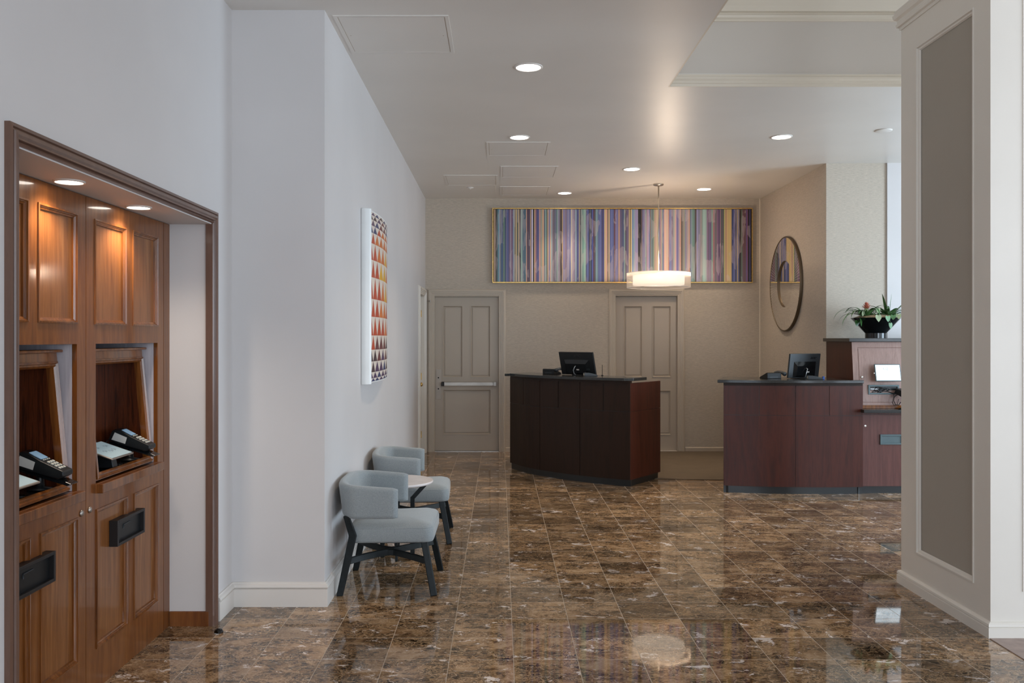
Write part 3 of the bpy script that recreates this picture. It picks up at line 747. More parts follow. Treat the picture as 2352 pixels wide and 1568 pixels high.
# ------------------------------------------------------------------ striped painting
s1 = "83 105 C39F80,105 115 B08870,115 130 2a201c,130 140 3a3a38,140 150 7fa398,150 165 3a4a60,165 180 6fa3b4,180 195 aeb6bc,195 210 8e8a9e,210 218 889c98,218 228 2a3a38,228 250 4a64a0,250 265 3b3430,265 285 9cc0aa,285 300 3a5044,300 320 4a5c80,320 340 7a6a92,340 368 4c5a92,368 400 74607e,400 415 c4b8c0,415 440 7a5a6e,440 455 6a5a80,455 475 8aa0a8,475 495 b0a490,495 503 4a3c34,503 528 d0b888,528 552 4a504c,552 575 d0b890,575 605 3a2e2a,605 635 90b0a4,635 680 5a7080,680 705 4f7890,705 722 dab090,722 775 604458,775 785 4a5070,785 803 c8a078,803 815 7a6a86,815 840 c8c4d4,840 868 362822,868 888 d8a880,888 915 866070,915 960 62609a,960 990 d4a898,990 1010 9aa8a0,1010 1055 d4b088,1055 1080 5a6878,1080 1105 9cb4b0,1105 1125 505850,1125 1145 e0b888,1145 1170 8a7ca4,1170 1190 d8a490,1190 1215 98b0b0,1215 1245 9c8c9c,1245 1258 4a3a40,1258 1280 8c84a0,1280 1310 6a8088,1310 1330 a0bcb8,1330 1365 a098b0,1365 1400 5e4c40,1400 1412 5a4028,1412 1425 e0bc90,1425 1460 8c84b0,1460 1475 b8a0b0,1475 1500 8a7c90,1500 1530 8884ac,1530 1545 c0b8cc,1545 1580 7c7cb0,1580 1600 e8d4b8,1600 1630 a89cac,1630 1660 8c8094,1660 1700 90a0b8"
s2 = "0 40 5c5c98,40 55 dcc8a8,55 80 605c60,80 105 a0b4b0,105 140 90b8b4,140 170 a0c8b8,170 195 5a5c80,195 235 5c68a0,235 250 4a2838,250 268 6c8094,268 285 302838,285 320 505a9c,320 335 6a3040,335 365 585858,365 410 80a0b0,410 480 6c74ac,480 535 54548c,535 565 e0c898,565 592 dcb4a0,592 602 4a4038,602 630 c0a898,630 640 d8c490,640 720 6a74ac,720 750 7a5468,750 810 8080b0,810 830 e0b480,830 880 706a8c,880 920 50587c,920 940 a0c0b8,940 960 504858,960 1010 7c7090,1010 1040 dccca0,1040 1052 6a5030,1052 1070 d4c090,1070 1100 7890b8,1100 1120 90b4b8,1120 1190 9898bc,1190 1255 2c2820,1255 1275 786060,1275 1335 7c7cb4,1335 1350 a0bcb0,1350 1360 908080,1360 1400 b09cb4,1400 1425 7c84b4,1425 1440 a08478,1440 1460 88a0a0,1460 1478 687080,1478 1495 a0bcb0,1495 1502 505048,1502 1580 e8ccb4,1580 1600 f0c090,1600 1630 a090b0,1630 1655 d8b0ac,1655 1675 a8b8b4,1675 1695 7880b0"
s3 = "0 75 e8c8b4,75 85 b08070,85 100 e8b0a0,100 150 8484b4,150 185 9c88a0,185 205 a8c0b0,205 240 e8c0b0,240 285 8c80b4,285 310 c8b0b8,310 335 e8b4a0,335 355 484038,355 400 989080,400 420 a0b0a4,420 440 9080b0,440 485 b0a0a0,485 500 e8b498,500 510 706050,510 545 8c9cac,545 600 80a09c,600 635 544844,635 700 9898b8,700 745 9c9490,745 830 a8c4bc,830 870 8c7088,870 925 806c94,925 955 80a090,955 985 a87070,985 1030 7c7074,1030 1070 886484,1070 1085 303060,1085 1105 906478,1105 1160 605c60,1160 1172 4a6a40,1172 1190 d8cc88,1190 1225 c8a080,1225 1320 cdb078,1320 1350 303868,1350 1390 64689c,1390 1405 302830,1405 1425 50548c,1425 1445 d0b880,1445 1465 50548c,1465 1500 302018,1500 1530 606c60,1530 1600 705058,1600 1615 5c5088,1615 1635 905c84,1635 1660 18140c,1660 1685 4c4468,1685 1700 2a2430"
strp = []
for base, s_ in ((1125, s1), (1325, s2), (1525, s3)):
    for e in s_.split(','):
        a, b, c = e.split(); strp.append((base+float(a)/8.478, base+float(b)/8.478, c))
YP = YB-.045
X_ = lambda p: (p-1148)*YP/2020
pz0, pz1 = 1.53+(775.5-646.5)*YP/2020, 1.53+(775.5-480.5)*YP/2020
t = thing('striped_painting', (1.64, YB-.02, (pz0+pz1)/2), 'long horizontal painting of thin vertical purple, teal and peach stripes in gold frame', 'painting')
rnd = random.Random(5); m = MB()
for a, b, c in strp:
    xa, xb = X_(a), X_(b); c = lin(c); x = xa
    while x < xb-.001:
        w = min(rnd.uniform(.006, .022), xb-x)
        if xb-x-w < .003: w = xb-x
        k = rnd.uniform(.72, 1.25); j = [rnd.uniform(.93, 1.07) for _ in range(3)]
        m.col = tuple(min(.9, q*k*jj*.92) for q, jj in zip(c, j))
        m.poly([(x, YP, pz0), (x+w, YP, pz0), (x+w, YP, pz1), (x, YP, pz1)]); x += w
m.build('canvas', 'stripes', t)
fx0, fx1, fz0, fz1 = X_(1131), X_(1728.5), 1.53+(775.5-649.5)*YP/2020, 1.53+(775.5-477.5)*YP/2020
mp = lambda u, v, h: (u, YP-h, v)
MB().frame(mp, fx0, fx1, fz0, fz1, [(0, -.044), (0, .012), (.013, .012), (.013, -.01)]).build('gold_frame', 'gold', t)
MB().frame(mp, fx0+.013, fx1-.013, fz0+.013, fz1-.013, [(0, -.0095), (.014, -.0095), (.014, .0)]).build('shadow_gap', 'dark', t)
m = MB(); m.box(fx0+.02, fx1-.02, YP+.012, YB-.001, fz0+.02, fz1-.02); m.build('stretcher', 'dark', t)

# ------------------------------------------------------------------ curved triangle wall art in the hall
t = thing('triangle_wall_art', (-.98, 7.0, 1.83), 'tall curved white panel with rows of orange, yellow and purple triangles', 'wall art')
zA0, zA1, yA0, yA1 = 1.205, 2.452, 6.36, 7.62
off = lambda y: .095-.13*(y-6.8)**2
rowsz = [1.213, 1.236, 1.28, 1.358, 1.443, 1.547, 1.683, 1.812, 1.969, 2.095, 2.215, 2.293, 2.345, 2.388, 2.42, 2.443]
PAL = {'p': '55405c', 'n': '3d4468', 'm': '6e3f3e', 'r': 'b4482c', 'o': 'cc6f33', 'y': 'd9a32c', 'd': '4c3a3c', 'g': '8a8076'}
rowc = ['nnpnnp', 'pnppnp', 'dppndd', 'dmpmdd', 'rmmmdd', 'rrrorm', 'rroorr', 'rroyor', 'rryyoo', 'rooyor', 'roooor', 'nroorr', 'pnmmnd', 'dpmpnd', 'pndnpd', 'gpndpg']
colsy = [6.36, 6.47, 6.62, 6.80, 6.99, 7.17, 7.34, 7.49, 7.62]
m = MB(); cream = lin('d9cdc0')
def ap(y, z): return (-1.0+off(y)+.0015, y, z)
nc = len(colsy)-1
for r_ in range(len(rowsz)-1):
    z0, z1 = rowsz[r_], rowsz[r_+1]
    for c_ in range(-1, nc):
        if r_ % 2 == 0:
            if c_ < 0: continue
            ya, ym, yb = colsy[c_], (colsy[c_]+colsy[c_+1])/2, colsy[c_+1]
        else:
            ya = (colsy[c_]+colsy[c_+1])/2 if c_ >= 0 else colsy[0]
            yb = (colsy[c_+1]+colsy[c_+2])/2 if c_+2 <= nc else colsy[nc]
            ym = colsy[c_+1]
        key = rowc[r_][max(0, min(5, int(c_*6/5.4)))]
        m.col = lin(PAL[key]); m.poly([ap(ya, z0), ap(yb, z0), ap(ym, z1)])
        m.col = cream
        if ym > ya+1e-4: m.poly([ap(ya, z0), ap(ym, z1), ap(ya, z1)])
        if yb > ym+1e-4: m.poly([ap(yb, z0), ap(yb, z1), ap(ym, z1)])
m.build('printed_face', 'triangles', t)
m = MB(); n = 24; ring = [(-1.0+off(yA0+(yA1-yA0)*k/n), yA0+(yA1-yA0)*k/n) for k in range(n+1)]
m.prism([(-.9995, yA0-.004)] + [(x, y) for x, y in ring] + [(-.9995, yA1)], zA0, zA1); m.build('panel_body', 'artwhite', t)
m = MB()   # bowed white edge on the near side
edge = [(-.9995, 6.330), (-.985, 6.322), (-.965, 6.322), (-.945, 6.330), (-.930, 6.345), (-.926, 6.358), (-.9995, 6.358)]
m.prism(edge, zA0-.012, zA1+.012); m.build('side_rail', 'artwhite', t, bevel=.004)

# ------------------------------------------------------------------ round mirror
mc = Vector((3.5, 10.72, 2.185))
t = thing('round_mirror', mc, 'large round sunburst-etched wall mirror in thin bronze rim on the alcove wall', 'mirror')
ORG[t.name] = mc
MB().lathe([(.575, -.001), (.578, -.030), (.570, -.036), (.562, -.036), (.562, -.030)], mc, 96, 'X', caps=False).build('bronze_rim', 'bronze', t, smooth=True)
MB().lathe([(.563, -.031), (.283, -.0305)], mc, 96, 'X', caps=False).build('mirror_ring', 'mirror', t)
MB().lathe([(.283, -.0305), (.276, -.010)], mc, 96, 'X', caps=False).build('step_edge', 'bronze', t, smooth=True)
MB().lathe([(.276, -.012), (.001, -.012)], mc, 96, 'X', caps=False).build('inner_mirror', 'mirror', t)
MB().lathe([(.57, -.0012), (.001, -.0012)], mc, 48, 'X', caps=False).build('backing_board', 'dark', t)

# ------------------------------------------------------------------ reception desks
def catmull(P, n=8):
    P = [Vector(p) for p in P]; Q = [P[0]*2-P[1]] + P + [P[-1]*2-P[-2]]; out = []
    for i in range(1, len(Q)-2):
        a, b, c, d = Q[i-1], Q[i], Q[i+1], Q[i+2]
        for k in range(n):
            s = k/n; out.append(.5*((2*b)+(c-a)*s+(2*a-5*b+4*c-d)*s*s+(3*b-a-3*c+d)*s**3))
    out.append(P[-1]); return out
def offset(path, d):
    out = []
    for i, p in enumerate(path):
        t = (path[min(i+1, len(path)-1)]-path[max(i-1, 0)]).normalized(); out.append(p+Vector((t.y, -t.x))*d)
    return out
def cut(path, f0, f1, n=10):
    L = [0]
    for a, b in zip(path, path[1:]): L.append(L[-1]+(b-a).length)
    def at(s):
        s *= L[-1]
        for i in range(len(path)-1):
            if s <= L[i+1] or i == len(path)-2: return path[i].lerp(path[i+1], (s-L[i])/(L[i+1]-L[i]))
    return [at(f0+(f1-f0)*k/n) for k in range(n+1)]
def frac_px(path, px_):
    """share of the path's length at which it is seen at picture column px_"""
    L = [0]
    for a, b in zip(path, path[1:]): L.append(L[-1]+(b-a).length)
    for i in range(len(path)-1):
        p0 = 1148+2020*path[i].x/path[i].y; p1 = 1148+2020*path[i+1].x/path[i+1].y
        if p0 <= px_ <= p1: return (L[i]+(L[i+1]-L[i])*(px_-p0)/(p1-p0))/L[-1]
def ribbon(m, path, d0, d1, z0, z1):
    a = offset(path, d0); b = offset(path, d1); m.prism([tuple(p) for p in a]+[tuple(p) for p in b[::-1]], z0, z1)

def desk(name, front, label, lower, upper, leftback, rightback, slab, mat_side, mats, org, grp, wingtop=1.062, wback=None):
    t = thing(name, org, label, 'desk', grp)
    P = catmull(front)
    m = MB(); ribbon(m, P, -.045, -.0065, .07, 1.06); m.build('front_core', 'plinth', t)
    g = .0018
    def panels(px_list, z0, z1, nm, ms):
        fr = [0]+[frac_px(P, q) for q in px_list]+[1]
        for i, (a, b) in enumerate(zip(fr, fr[1:])):
            m = MB(); ribbon(m, cut(P, a+(g if a > 0 else 0), b-(g if b < 1 else 0)), -.0064, 0, z0, z1); m.build(nm, ms, t)
    panels(lower, .07, .767, 'lower_panel', mats); panels(upper, .771, 1.060, 'upper_panel', mats)
    for end, back in ((P[-1], rightback), (P[0], leftback)):
        d = (Vector(back)-end); dn = d.normalized(); nrm = Vector((dn.y, -dn.x)); cen = (P[0]+P[-1])/2
        if (cen-end).dot(nrm) < 0: nrm = -nrm
        a = end+dn*.0; b = Vector(back)
        for z0, z1 in ((.07, .767), (.771, wingtop)):
            m = MB(); m.prism([tuple(a+nrm*.001), tuple(b+nrm*.001), tuple(b+nrm*.03), tuple(a+nrm*.03+dn*.01)], z0, z1); m.build('side_panel', mat_side, t)
        m = MB(); m.prism([tuple(a+nrm*.02+dn*.02), tuple(b+nrm*.02-dn*.02), tuple(b+nrm*.04-dn*.02), tuple(a+nrm*.04+dn*.02)], 0, .07); m.build('plinth', 'plinth', t)
    m = MB(); ribbon(m, P, -.045, -.02, 0, .07); m.build('plinth', 'plinth', t)
    m = MB(); ribbon(m, cut(P, .0, 1, 24), -.05, -.002, 1.0605, 1.085); m.build('top_rail', 'desk', t)
    inner = offset(P, -.05)
    m = MB(); m.prism([tuple(p) for p in cut(inner, .04, .96, 20)] + [tuple(Vector(wback or rightback)*.94+inner[-1]*.06 + (P[0]-P[-1]).normalized()*.05), tuple(Vector(leftback)*.94+inner[0]*.06+(P[-1]-P[0]).normalized()*.05)], .72, .75); m.build('worktop', 'desk', t)
    m = MB(); m.prism(slab(P), 1.0855, 1.116); ct = m.build('countertop', 'granite', t, bevel=.004)
    return t
F1 = [(.120, 10.300), (.350, 9.850), (.680, 9.480), (.990, 9.230), (1.335, 9.020)]
def slab1(P):
    f = offset(P, .035); f[0] = Vector((.055, 10.20)); f[-1] = Vector((1.375, 9.035))
    return [tuple(p) for p in f] + [(1.55, 9.27), (1.02, 9.84), (.36, 10.56)]
desk('reception_desk', F1, 'dark brown curved reception desk in the centre, its red side to the right', [1240, 1332], [1202, 1240, 1282, 1332, 1386],
     (.52, 10.84), (1.75, 9.583), slab1, 'desk_red', 'desk', (.95, 9.8, 0), 'curved reception desks')
F2 = [(2.215, 8.700), (2.56, 8.635), (2.897, 8.600), (3.23, 8.592), (3.555, 8.610)]
def slab2(P):
    f = offset(P, .035); f[0] = Vector((2.150, 8.69)); f[-1] = Vector((3.552, 8.575))
    return [tuple(p) for p in f] + [(3.552, 8.640), (3.445, 8.645), (3.445, 9.22), (2.36, 9.28)]
desk('reception_desk', F2, 'reddish brown curved reception desk on the right, adjoining the tall kiosk', [1827], [1744, 1827, 1905],
     (2.50, 9.42), (3.542, 8.660), slab2, 'desk_red', 'desk_red', (2.9, 9.0, 0), 'curved reception desks', 1.062, (3.40, 9.30))

# ------------------------------------------------------------------ tall check-in kiosk beside the right desk
t = thing('kiosk_cabinet', (4.0, 9.0, 0), 'tall rosy wood self check-in kiosk with stepped ledge behind the right desk', 'kiosk')
KX0, KX1 = 3.49, 4.62
m = MB(); m.box(3.560, KX1, 8.645, 9.40, .07, .80); m.build('lower_body', 'kiosk_low', t)
m = MB(); m.box(3.558, KX1, 8.632, 8.6445, .075, .775); ld = m.build('lower_door', 'kiosk_low', t, bevel=.0015)
MB().lathe([(.010, 8.6325), (.010, 8.628), (.003, 8.627)], (3.575+.012, 0, .665), 16, 'Y').build('cam_lock', 'nickel', ld)
m = MB(); m.box(3.545, KX1, 8.668, 9.38, 0, .07); m.build('plinth', 'plinth', t)
m = MB(); m.prism([(3.52, 8.50), (KX1+.02, 8.50), (KX1+.02, 9.0), (3.565, 9.0), (3.565, 8.583), (3.52, 8.583)], .802, .834); m.build('ledge', 'granite', t, bevel=.003)
face = lambda z: 8.66+(z-.835)*(8.735-8.66)/(1.49-.835)
m = MB(); m.extr([(KX0, 8.665, .90), (KX0, face(1.49), 1.49), (KX0, 9.40, 1.49), (KX0, 9.40, .90)], (.03, 0, 0)); m.build('side_panel', 'desk_red', t)
m = MB(); m.extr([(KX0+.0305, face(.836)+.005, .836), (KX0+.0305, face(1.49)+.005, 1.49), (KX0+.0305, 9.40, 1.49), (KX0+.0305, 9.40, .836)], (KX1-KX0-.03, 0, 0)); m.build('upper_body', 'kiosk', t)
mpK = lambda u, v, h: (u, face(v)-h, v)
m = MB(); m.frame(mpK, KX0+.002, KX1, .84, 1.488, [(0, -.006), (0, .006), (.052, .006), (.056, .001), (.062, .001)])
m.build('face_surround', 'kiosk', t)
m = MB(); q = (KX0+.064, KX1-.06, .90, 1.425)
A = [m.v(mpK(q[0], q[2], .005)), m.v(mpK(q[1], q[2], .005)), m.v(mpK(q[1], q[3], .005)), m.v(mpK(q[0], q[3], .005))]
B = [m.v(mpK(q[0], q[2], -.004)), m.v(mpK(q[1], q[2], -.004)), m.v(mpK(q[1], q[3], -.004)), m.v(mpK(q[0], q[3], -.004))]
m.f(A); m.f(B[::-1])
for i in range(4): m.f([A[i], A[(i+1) % 4], B[(i+1) % 4], B[i]])
kd = m.build('front_door', 'kiosk', t)
MB().lathe([(.011, 8.690), (.011, 8.680), (.004, 8.678)], (KX0+.085, 0, 1.142), 16, 'Y').build('cam_lock', 'nickel', kd)
m = MB(); m.box(3.53, KX1, 8.630, 8.668, .8345, .868); m.build('ledge_batten', 'cabmould', t, bevel=.003)
m = MB(); m.box(KX0-.035, KX1+.03, 8.695, 9.405, 1.491, 1.526); m.build('top_slab', 'granite', t, bevel=.003)
# framed opening with looped cables
def wall_slot(x0, x1, z0, z1, y, nm, cables):
    m = MB(); w = .016
    for a, b, c, d in ((x0, x0+w, z0, z1), (x1-w, x1, z0, z1), (x0+w, x1-w, z0, z0+w), (x0+w, x1-w, z1-w, z1)): m.box(a, b, y-.012, y+.003, c, d)
    f_ = m.build(nm, 'slotteal', t, bevel=.0015)
    MB().box(x0+w, x1-w, y-.002, y+.002, z0+w, z1-w).build('slot_back', 'plinth' if cables else 'slotteal', f_)
    return f_
f_ = wall_slot(3.632, 3.935, .972, 1.066, face(1.02)-.004, 'cable_opening', True)
rnd = random.Random(3); yc = face(1.02)-.012
m = MB()
for k in range(5):
    cx, cz = 3.76+rnd.uniform(-.03, .03), 1.018+rnd.uniform(-.008, .008); rx, rz = rnd.uniform(.04, .075), rnd.uniform(.014, .026)
    m.tube([(cx+rx*cos(a), yc-.004*sin(3*a), cz+rz*sin(a+k)) for a in [j*2*pi/22 for j in range(23)]], .0032, 6)
m.tube([(3.83, yc, 1.0), (3.87, yc-.03, .98), (3.86, yc-.05, .94), (3.845, yc-.05, .90), (3.86, yc-.05, .87), (3.89, yc-.06, .875), (3.905, yc-.06, .93)], .0035, 8)
m.build('cables', 'cable', f_, smooth=True)
MB().box(3.652, 3.73, yc-.004, yc+.004, 1.022, 1.030).build('shelf_strip', 'silver', f_)
f2 = wall_slot(3.73, 3.955, .483, .583, 8.632-.001, 'drop_slot', False)

t = thing('wall_tablet', (3.80, 8.62, 1.18), 'bright white tablet mounted on the rosy kiosk above the cable opening', 'tablet')
T = Matrix.Translation((3.805, face(1.19)-.075, 1.187)) @ Matrix.Rotation(R(-6), 4, 'Y') @ Matrix.Rotation(R(-16), 4, 'X')
T = Matrix.Translation((3.805, face(1.19)-.075, 1.187)) @ Matrix.Rotation(R(-14), 4, 'X')
w2, h2 = .128, .086
m = MB(T); m.box(-w2, w2, -.006, .006, -h2, h2); m.build('tablet_case', 'slotteal', t, bevel=.005, seg=3)
m = MB(T); m.box(-w2+.010, w2-.010, -.0072, -.0058, -h2+.009, h2-.009); sc = m.build('screen', 'screen', t)
base = T @ Matrix.Translation((0, -.0076, 0)) @ Matrix.Rotation(R(90), 4, 'X')
text('screen_text', 'CQ', .034, 'screentext', sc, base @ Matrix.Translation((-.022, .038, 0)))
m = MB(T)
m.box(.004, .045, -.0078, -.0070, .040, .0415); m.box(.004, .038, -.0078, -.0070, .033, .0345)
m.build('screen_caption', 'screentext', sc)
for cx in (-.048, 0, .052):
    m = MB(T)
    m.tube([(cx+.012*cos(a), -.0076, -.014+.012*sin(a)) for a in [k*2*pi/16 for k in range(17)]], .0008, 4, caps=False)
    m.box(cx-.012, cx+.012, -.0078, -.0070, -.028, -.0268)
    m.build('screen_icon', 'screentext', sc)
m = MB(T); m.box(-w2-.010, -w2-.0005, -.004, .004, -.010, .0); m.build('lock_stud', 'whitecard', t)
m = MB(); m.tube([(3.80, face(1.19)-.069, 1.187), (3.80, face(1.19)-.005, 1.187)], .028, 20); m.build('wall_arm', 'slotmetal', t, smooth=True)

t = thing('ledge_card_terminal', (3.925, 8.60, .834), 'black card terminal on a post at the right end of the kiosk ledge', 'card terminal')
m = MB(); m.lathe([(.045, .835), (.045, .841), (.016, .848), (.014, .93), (.022, .94)], (3.94, 8.585, 0), 20); m.build('stand_post', 'black', t, smooth=True)
T = Matrix.Translation((3.955, 8.57, .965)) @ Matrix.Rotation(R(-60), 4, 'Z') @ Matrix.Rotation(R(24), 4, 'Y')
m = MB(T); m.extr([(a, -.04, b) for a, b in ((-.10, -.02), (-.10, .032), (-.05, .036), (.09, .012), (.10, -.008), (.08, -.02))], (0, .08, 0)); m.build('terminal_body', 'black', t, bevel=.005)
m = MB(T); m.box(-.101, -.0995, -.026, .020, -.006, .022); m.build('sticker', 'key', t)
m = MB(); m.tube([(3.90, 8.63, .97), (3.87, 8.62, .955), (3.855, 8.61, .915), (3.87, 8.60, .875), (3.90, 8.60, .872), (3.92, 8.60, .90)], .004, 8); m.build('cable', 'cable', t, smooth=True)

# ------------------------------------------------------------------ monitors and phones on the desks
def monitor(cx, cy, ang, w, h, tilt, label, brand, bx_, shear=0, mat='black', roll=0):
    t = thing('computer_monitor', (cx, cy, 1.116), label, 'monitor', 'monitors seen from behind on the desks')
    # local frame: -Y is the back that faces the hall
    T0 = Matrix.Translation((cx, cy, 1.119)) @ Matrix.Rotation(ang, 4, 'Z')
    T = T0 @ Matrix.Rotation(R(tilt), 4, 'X') @ Matrix.Rotation(R(roll), 4, 'Y')
    m = MB(T); m.box(-w/2, w/2, -.011, .011, .004, h); m.build('screen_shell', mat, t, bevel=.004)
    m = MB(T); m.box(-w/2+.008, w/2-.008, .0105, .0125, .012, h-.008); m.build('screen_glass', 'black_gloss', t)
    a, b = w*.36, h*.60
    m = MB(T)
    A = [m.v((-a, -.011, .012)), m.v((a, -.011, .012)), m.v((a, -.011, b+.02)), m.v((-a, -.011, b+.02))]
    B = [m.v((-a*.82, -.040, .03)), m.v((a*.82, -.040, .03)), m.v((a*.82, -.040, b-.02)), m.v((-a*.82, -.040, b-.02))]
    m.f(A); m.f(B[::-1])
    for i in range(4): m.f([A[i], A[(i+1) % 4], B[(i+1) % 4], B[i]])
    m.build('rear_housing', 'black_gloss', t)
    m = MB(T); m.box(.006, .042, -.0412, -.0398, b*.42, b*.50); m.build('sticker', 'whitecard', t)
    m = MB(); 
    m.tube([T @ Vector(p) for p in ((.0, -.040, b*.72), (.0, -.058, b*.68), (-.018, -.066, b*.45), (-.020, -.06, b*.2), (-.010, -.045, .015))], .0045, 8)
    m.build('cable', 'silver', t, smooth=True)
    m = MB(T0); m.lathe([(.10, -.0025), (.10, .003), (.03, .010), (.024, .05)], (0, .03, 0), 28); m.build('stand_base', 'black', t, smooth=True)
    mt = T @ Matrix.Translation((bx_, -.0114, h*.84)) @ Matrix.Rotation(R(90), 4, 'X')
    text('brand_lettering', brand, h*.17, 'black_gloss', t, mt, .0008, shear)
    return t
def desk_phone(cx, cy, ang, label):
    t = thing('desk_phone', (cx, cy, 1.116), label, 'phone', 'black desk phones on the counters')
    T = Matrix.Translation((cx, cy, 1.1165)) @ Matrix.Rotation(ang, 4, 'Z')
    m = MB(T); m.extr([(-.10, -.07, 0), (-.10, .09, 0), (-.10, .09, .012), (-.10, -.055, .062), (-.10, -.07, .056)], (.155, 0, 0)); m.build('phone_base', 'black', t, bevel=.004)
    pts = [(.085, y, .040+.026*cos(pi*(y-.01)/.22)*.9+ (.0)) for y in (-.085, -.05, 0, .05, .095)]
    m = MB(T); m.tube(pts, [.022, .018, .015, .018, .021], 14); m.build('handset', 'darkgrey', t, smooth=True)
    m = MB(T); m.box(-.07, .02, -.0705, -.0695, .010, .020); m.build('rear_label', 'darkgrey', t)
    return t
A1 = math.atan2(-.69, .73)
monitor(.880, 9.745, A1, .475, .262, 14, 'black monitor on the centre desk, tilted toward the hall, back to camera', 'AOC', .02)
monitor(3.095, 8.99, R(24), .400, .252, 8, 'blue-black monitor on the right desk, seen from behind, straight up', 'acer', .105, .3, 'darkgrey', -.0)
desk_phone(.610, 10.04, A1+.15, 'black desk phone left of the monitor on the centre desk')
desk_phone(2.785, 8.97, R(12), 'black desk phone left of the monitor on the right desk')
def small_reader(cx, cy, ang, label, blue):
    t = thing('card_reader', (cx, cy, 1.116), label, 'card reader', 'small card readers below the monitors')
    T = Matrix.Translation((cx, cy, 1.1165)) @ Matrix.Rotation(ang, 4, 'Z')
    m = MB(T); m.extr([(-.07, -.035, 0), (.075, -.035, 0), (.075, -.035, .012), (-.02, -.035, .034), (-.07, -.035, .036)], (0, .07, 0)); m.build('reader_body', 'darkgrey', t, bevel=.003)
    m = MB(T); m.extr([(-.02, -.028, .0342), (.055, -.028, .0168), (.055, .028, .0168), (-.02, .028, .0342)], (0, 0, .0015)); m.build('keypad', 'slotteal', t)
    m = MB(T); m.box(-.0715, -.0700, -.026, .026, .006, .030); m.build('sticker', 'key', t)
    if blue: m = MB(T); m.box(.076, .092, -.02, .02, 0, .028); m.build('blue_end_block', 'blueplastic', t, bevel=.002)
    return t
small_reader(.98, 9.53, .1, 'small dark card reader at the foot of the centre desk monitor', False)
small_reader(3.15, 8.80, -.15, 'small dark card reader with blue end on the right desk', True)
m = MB(); m.lathe([(.012, 1.1165), (.012, 1.122), (.0035, 1.126), (.003, 1.235)], (1.118, 9.60, 0), 12)
tag(m.build('antenna', 'black', org=(1.118, 9.60, 1.1165), smooth=True), 'thin black upright antenna beside the right edge of the centre desk monitor', 'antenna')

# ------------------------------------------------------------------ bromeliad bowl on the kiosk
bx0, by0, bz0 = 3.868, 9.05, 1.526
t = thing('plant_bowl', (bx0, by0, bz0), 'glossy black flared bowl standing on the tall kiosk', 'bowl')
MB().lathe([(.001, bz0), (.103, bz0), (.103, bz0+.052), (.108, bz0+.058), (.243, bz0+.208), (.236, bz0+.209), (.20, bz0+.185), (.001, bz0+.185)], (bx0, by0, 0), 64, caps=False).build('bowl_body', 'black_gloss', t, smooth=True, bevel=0)
o = [c for c in t.children][0]; md = o.modifiers.new('es', 'EDGE_SPLIT'); md.split_angle = R(35)
m = MB(); rnd = random.Random(2)
prof = [(.001, bz0+.248), (.08, bz0+.242), (.16, bz0+.230), (.205, bz0+.215), (.228, bz0+.200)]
m.lathe(prof, (bx0, by0, 0), 40, caps=False)
tag(m.build('mulch', 'soil', org=(bx0, by0, bz0+.2), smooth=True), 'light wood chip mulch filling the black bowl', 'mulch', kind='stuff')
zs = bz0+.205
def strap(m, base, az, length, w, rise, droop, n=12, fold=.25):
    """arching strap leaf with a folded midrib"""
    p = Vector(base); d = Vector((cos(az), sin(az), 0)); side = Vector((-sin(az), cos(az), 0)); el = rise; rows = []
    for i in range(n+1):
        s = i/n; ww = w*(.55+.45*min(1, s*4))*(1-s**3.5)
        dirv = d*cos(el)+Vector((0, 0, 1))*sin(el); nv = -d*sin(el)+Vector((0, 0, 1))*cos(el)
        rows.append([m.v(p-side*ww+nv*ww*fold), m.v(p), m.v(p+side*ww+nv*ww*fold)])
        p = p+dirv*(length/n); el -= droop/n*(.4+1.4*s)
    for a, b in zip(rows, rows[1:]):
        m.f([a[0], a[1], b[1], b[0]]); m.f([a[1], a[2], b[2], b[1]])
def bromeliad(cx, cy, label, seed, n, flower, extra=()):
    t = thing('bromeliad', (cx, cy, zs), label, 'plant', 'bromeliads in the black bowl')
    r = random.Random(seed)
    specs = list(extra)
    for k in range(n):
        specs.append((2*pi*k/n+r.uniform(-.25, .25), r.uniform(.20, .34), r.uniform(.015, .021), r.uniform(.6, 1.15), r.uniform(1.4, 2.6)))
    for az, L, w, rise, dr in specs:
        m = MB(); strap(m, (cx+.012*cos(az), cy+.012*sin(az), zs-.01), az, L, w, rise, dr)
        m.build('leaf', 'leaf' if r.random() < .75 else 'leaf2', t, smooth=True)
    if flower:
        m = MB(); m.lathe([(.008, zs), (.012, zs+.05), (.020, zs+.10)], (cx, cy, 0), 12); m.build('flower_stalk', 'leafpale', t, smooth=True)
        m = MB()
        for k in range(34):
            h = k/34; az = k*2.4; L = .055-.018*h
            strap(m, (cx+.012*cos(az)*(1-h), cy+.012*sin(az)*(1-h), zs+.09+.045*h), az, L, .0085, .35+.95*h, .5-1.2*(1-h), 5)
        m.build('flower_head', 'bract', t, smooth=True)
    return t
bromeliad(bx0-.115, by0-.05, 'coral-flowered bromeliad at the left of the black bowl', 4, 20, True,
          [(pi+.05, .42, .012, .75, 2.3), (pi-.3, .36, .011, .95, 2.4), (pi+.35, .38, .010, .55, 2.3), (pi+.15, .30, .011, .9, 2.8), (-.2, .30, .010, .9, 1.0)])
bromeliad(bx0+.115, by0-.03, 'bromeliad with two tall upright leaves at the right of the black bowl', 9, 22, False,
          [(pi+.25, .27, .024, 1.36, .05), (-.4, .27, .024, 1.50, .02), (.1, .34, .016, .85, .3), (-.3, .36, .016, .65, .3), (pi+.1, .30, .017, .95, 1.3), (pi-.2, .34, .010, .8, 2.0)])
t = thing('pothos_vine', (bx0, by0-.2, zs), 'pale green heart-leaved vine trailing over the front rim of the bowl', 'plant')
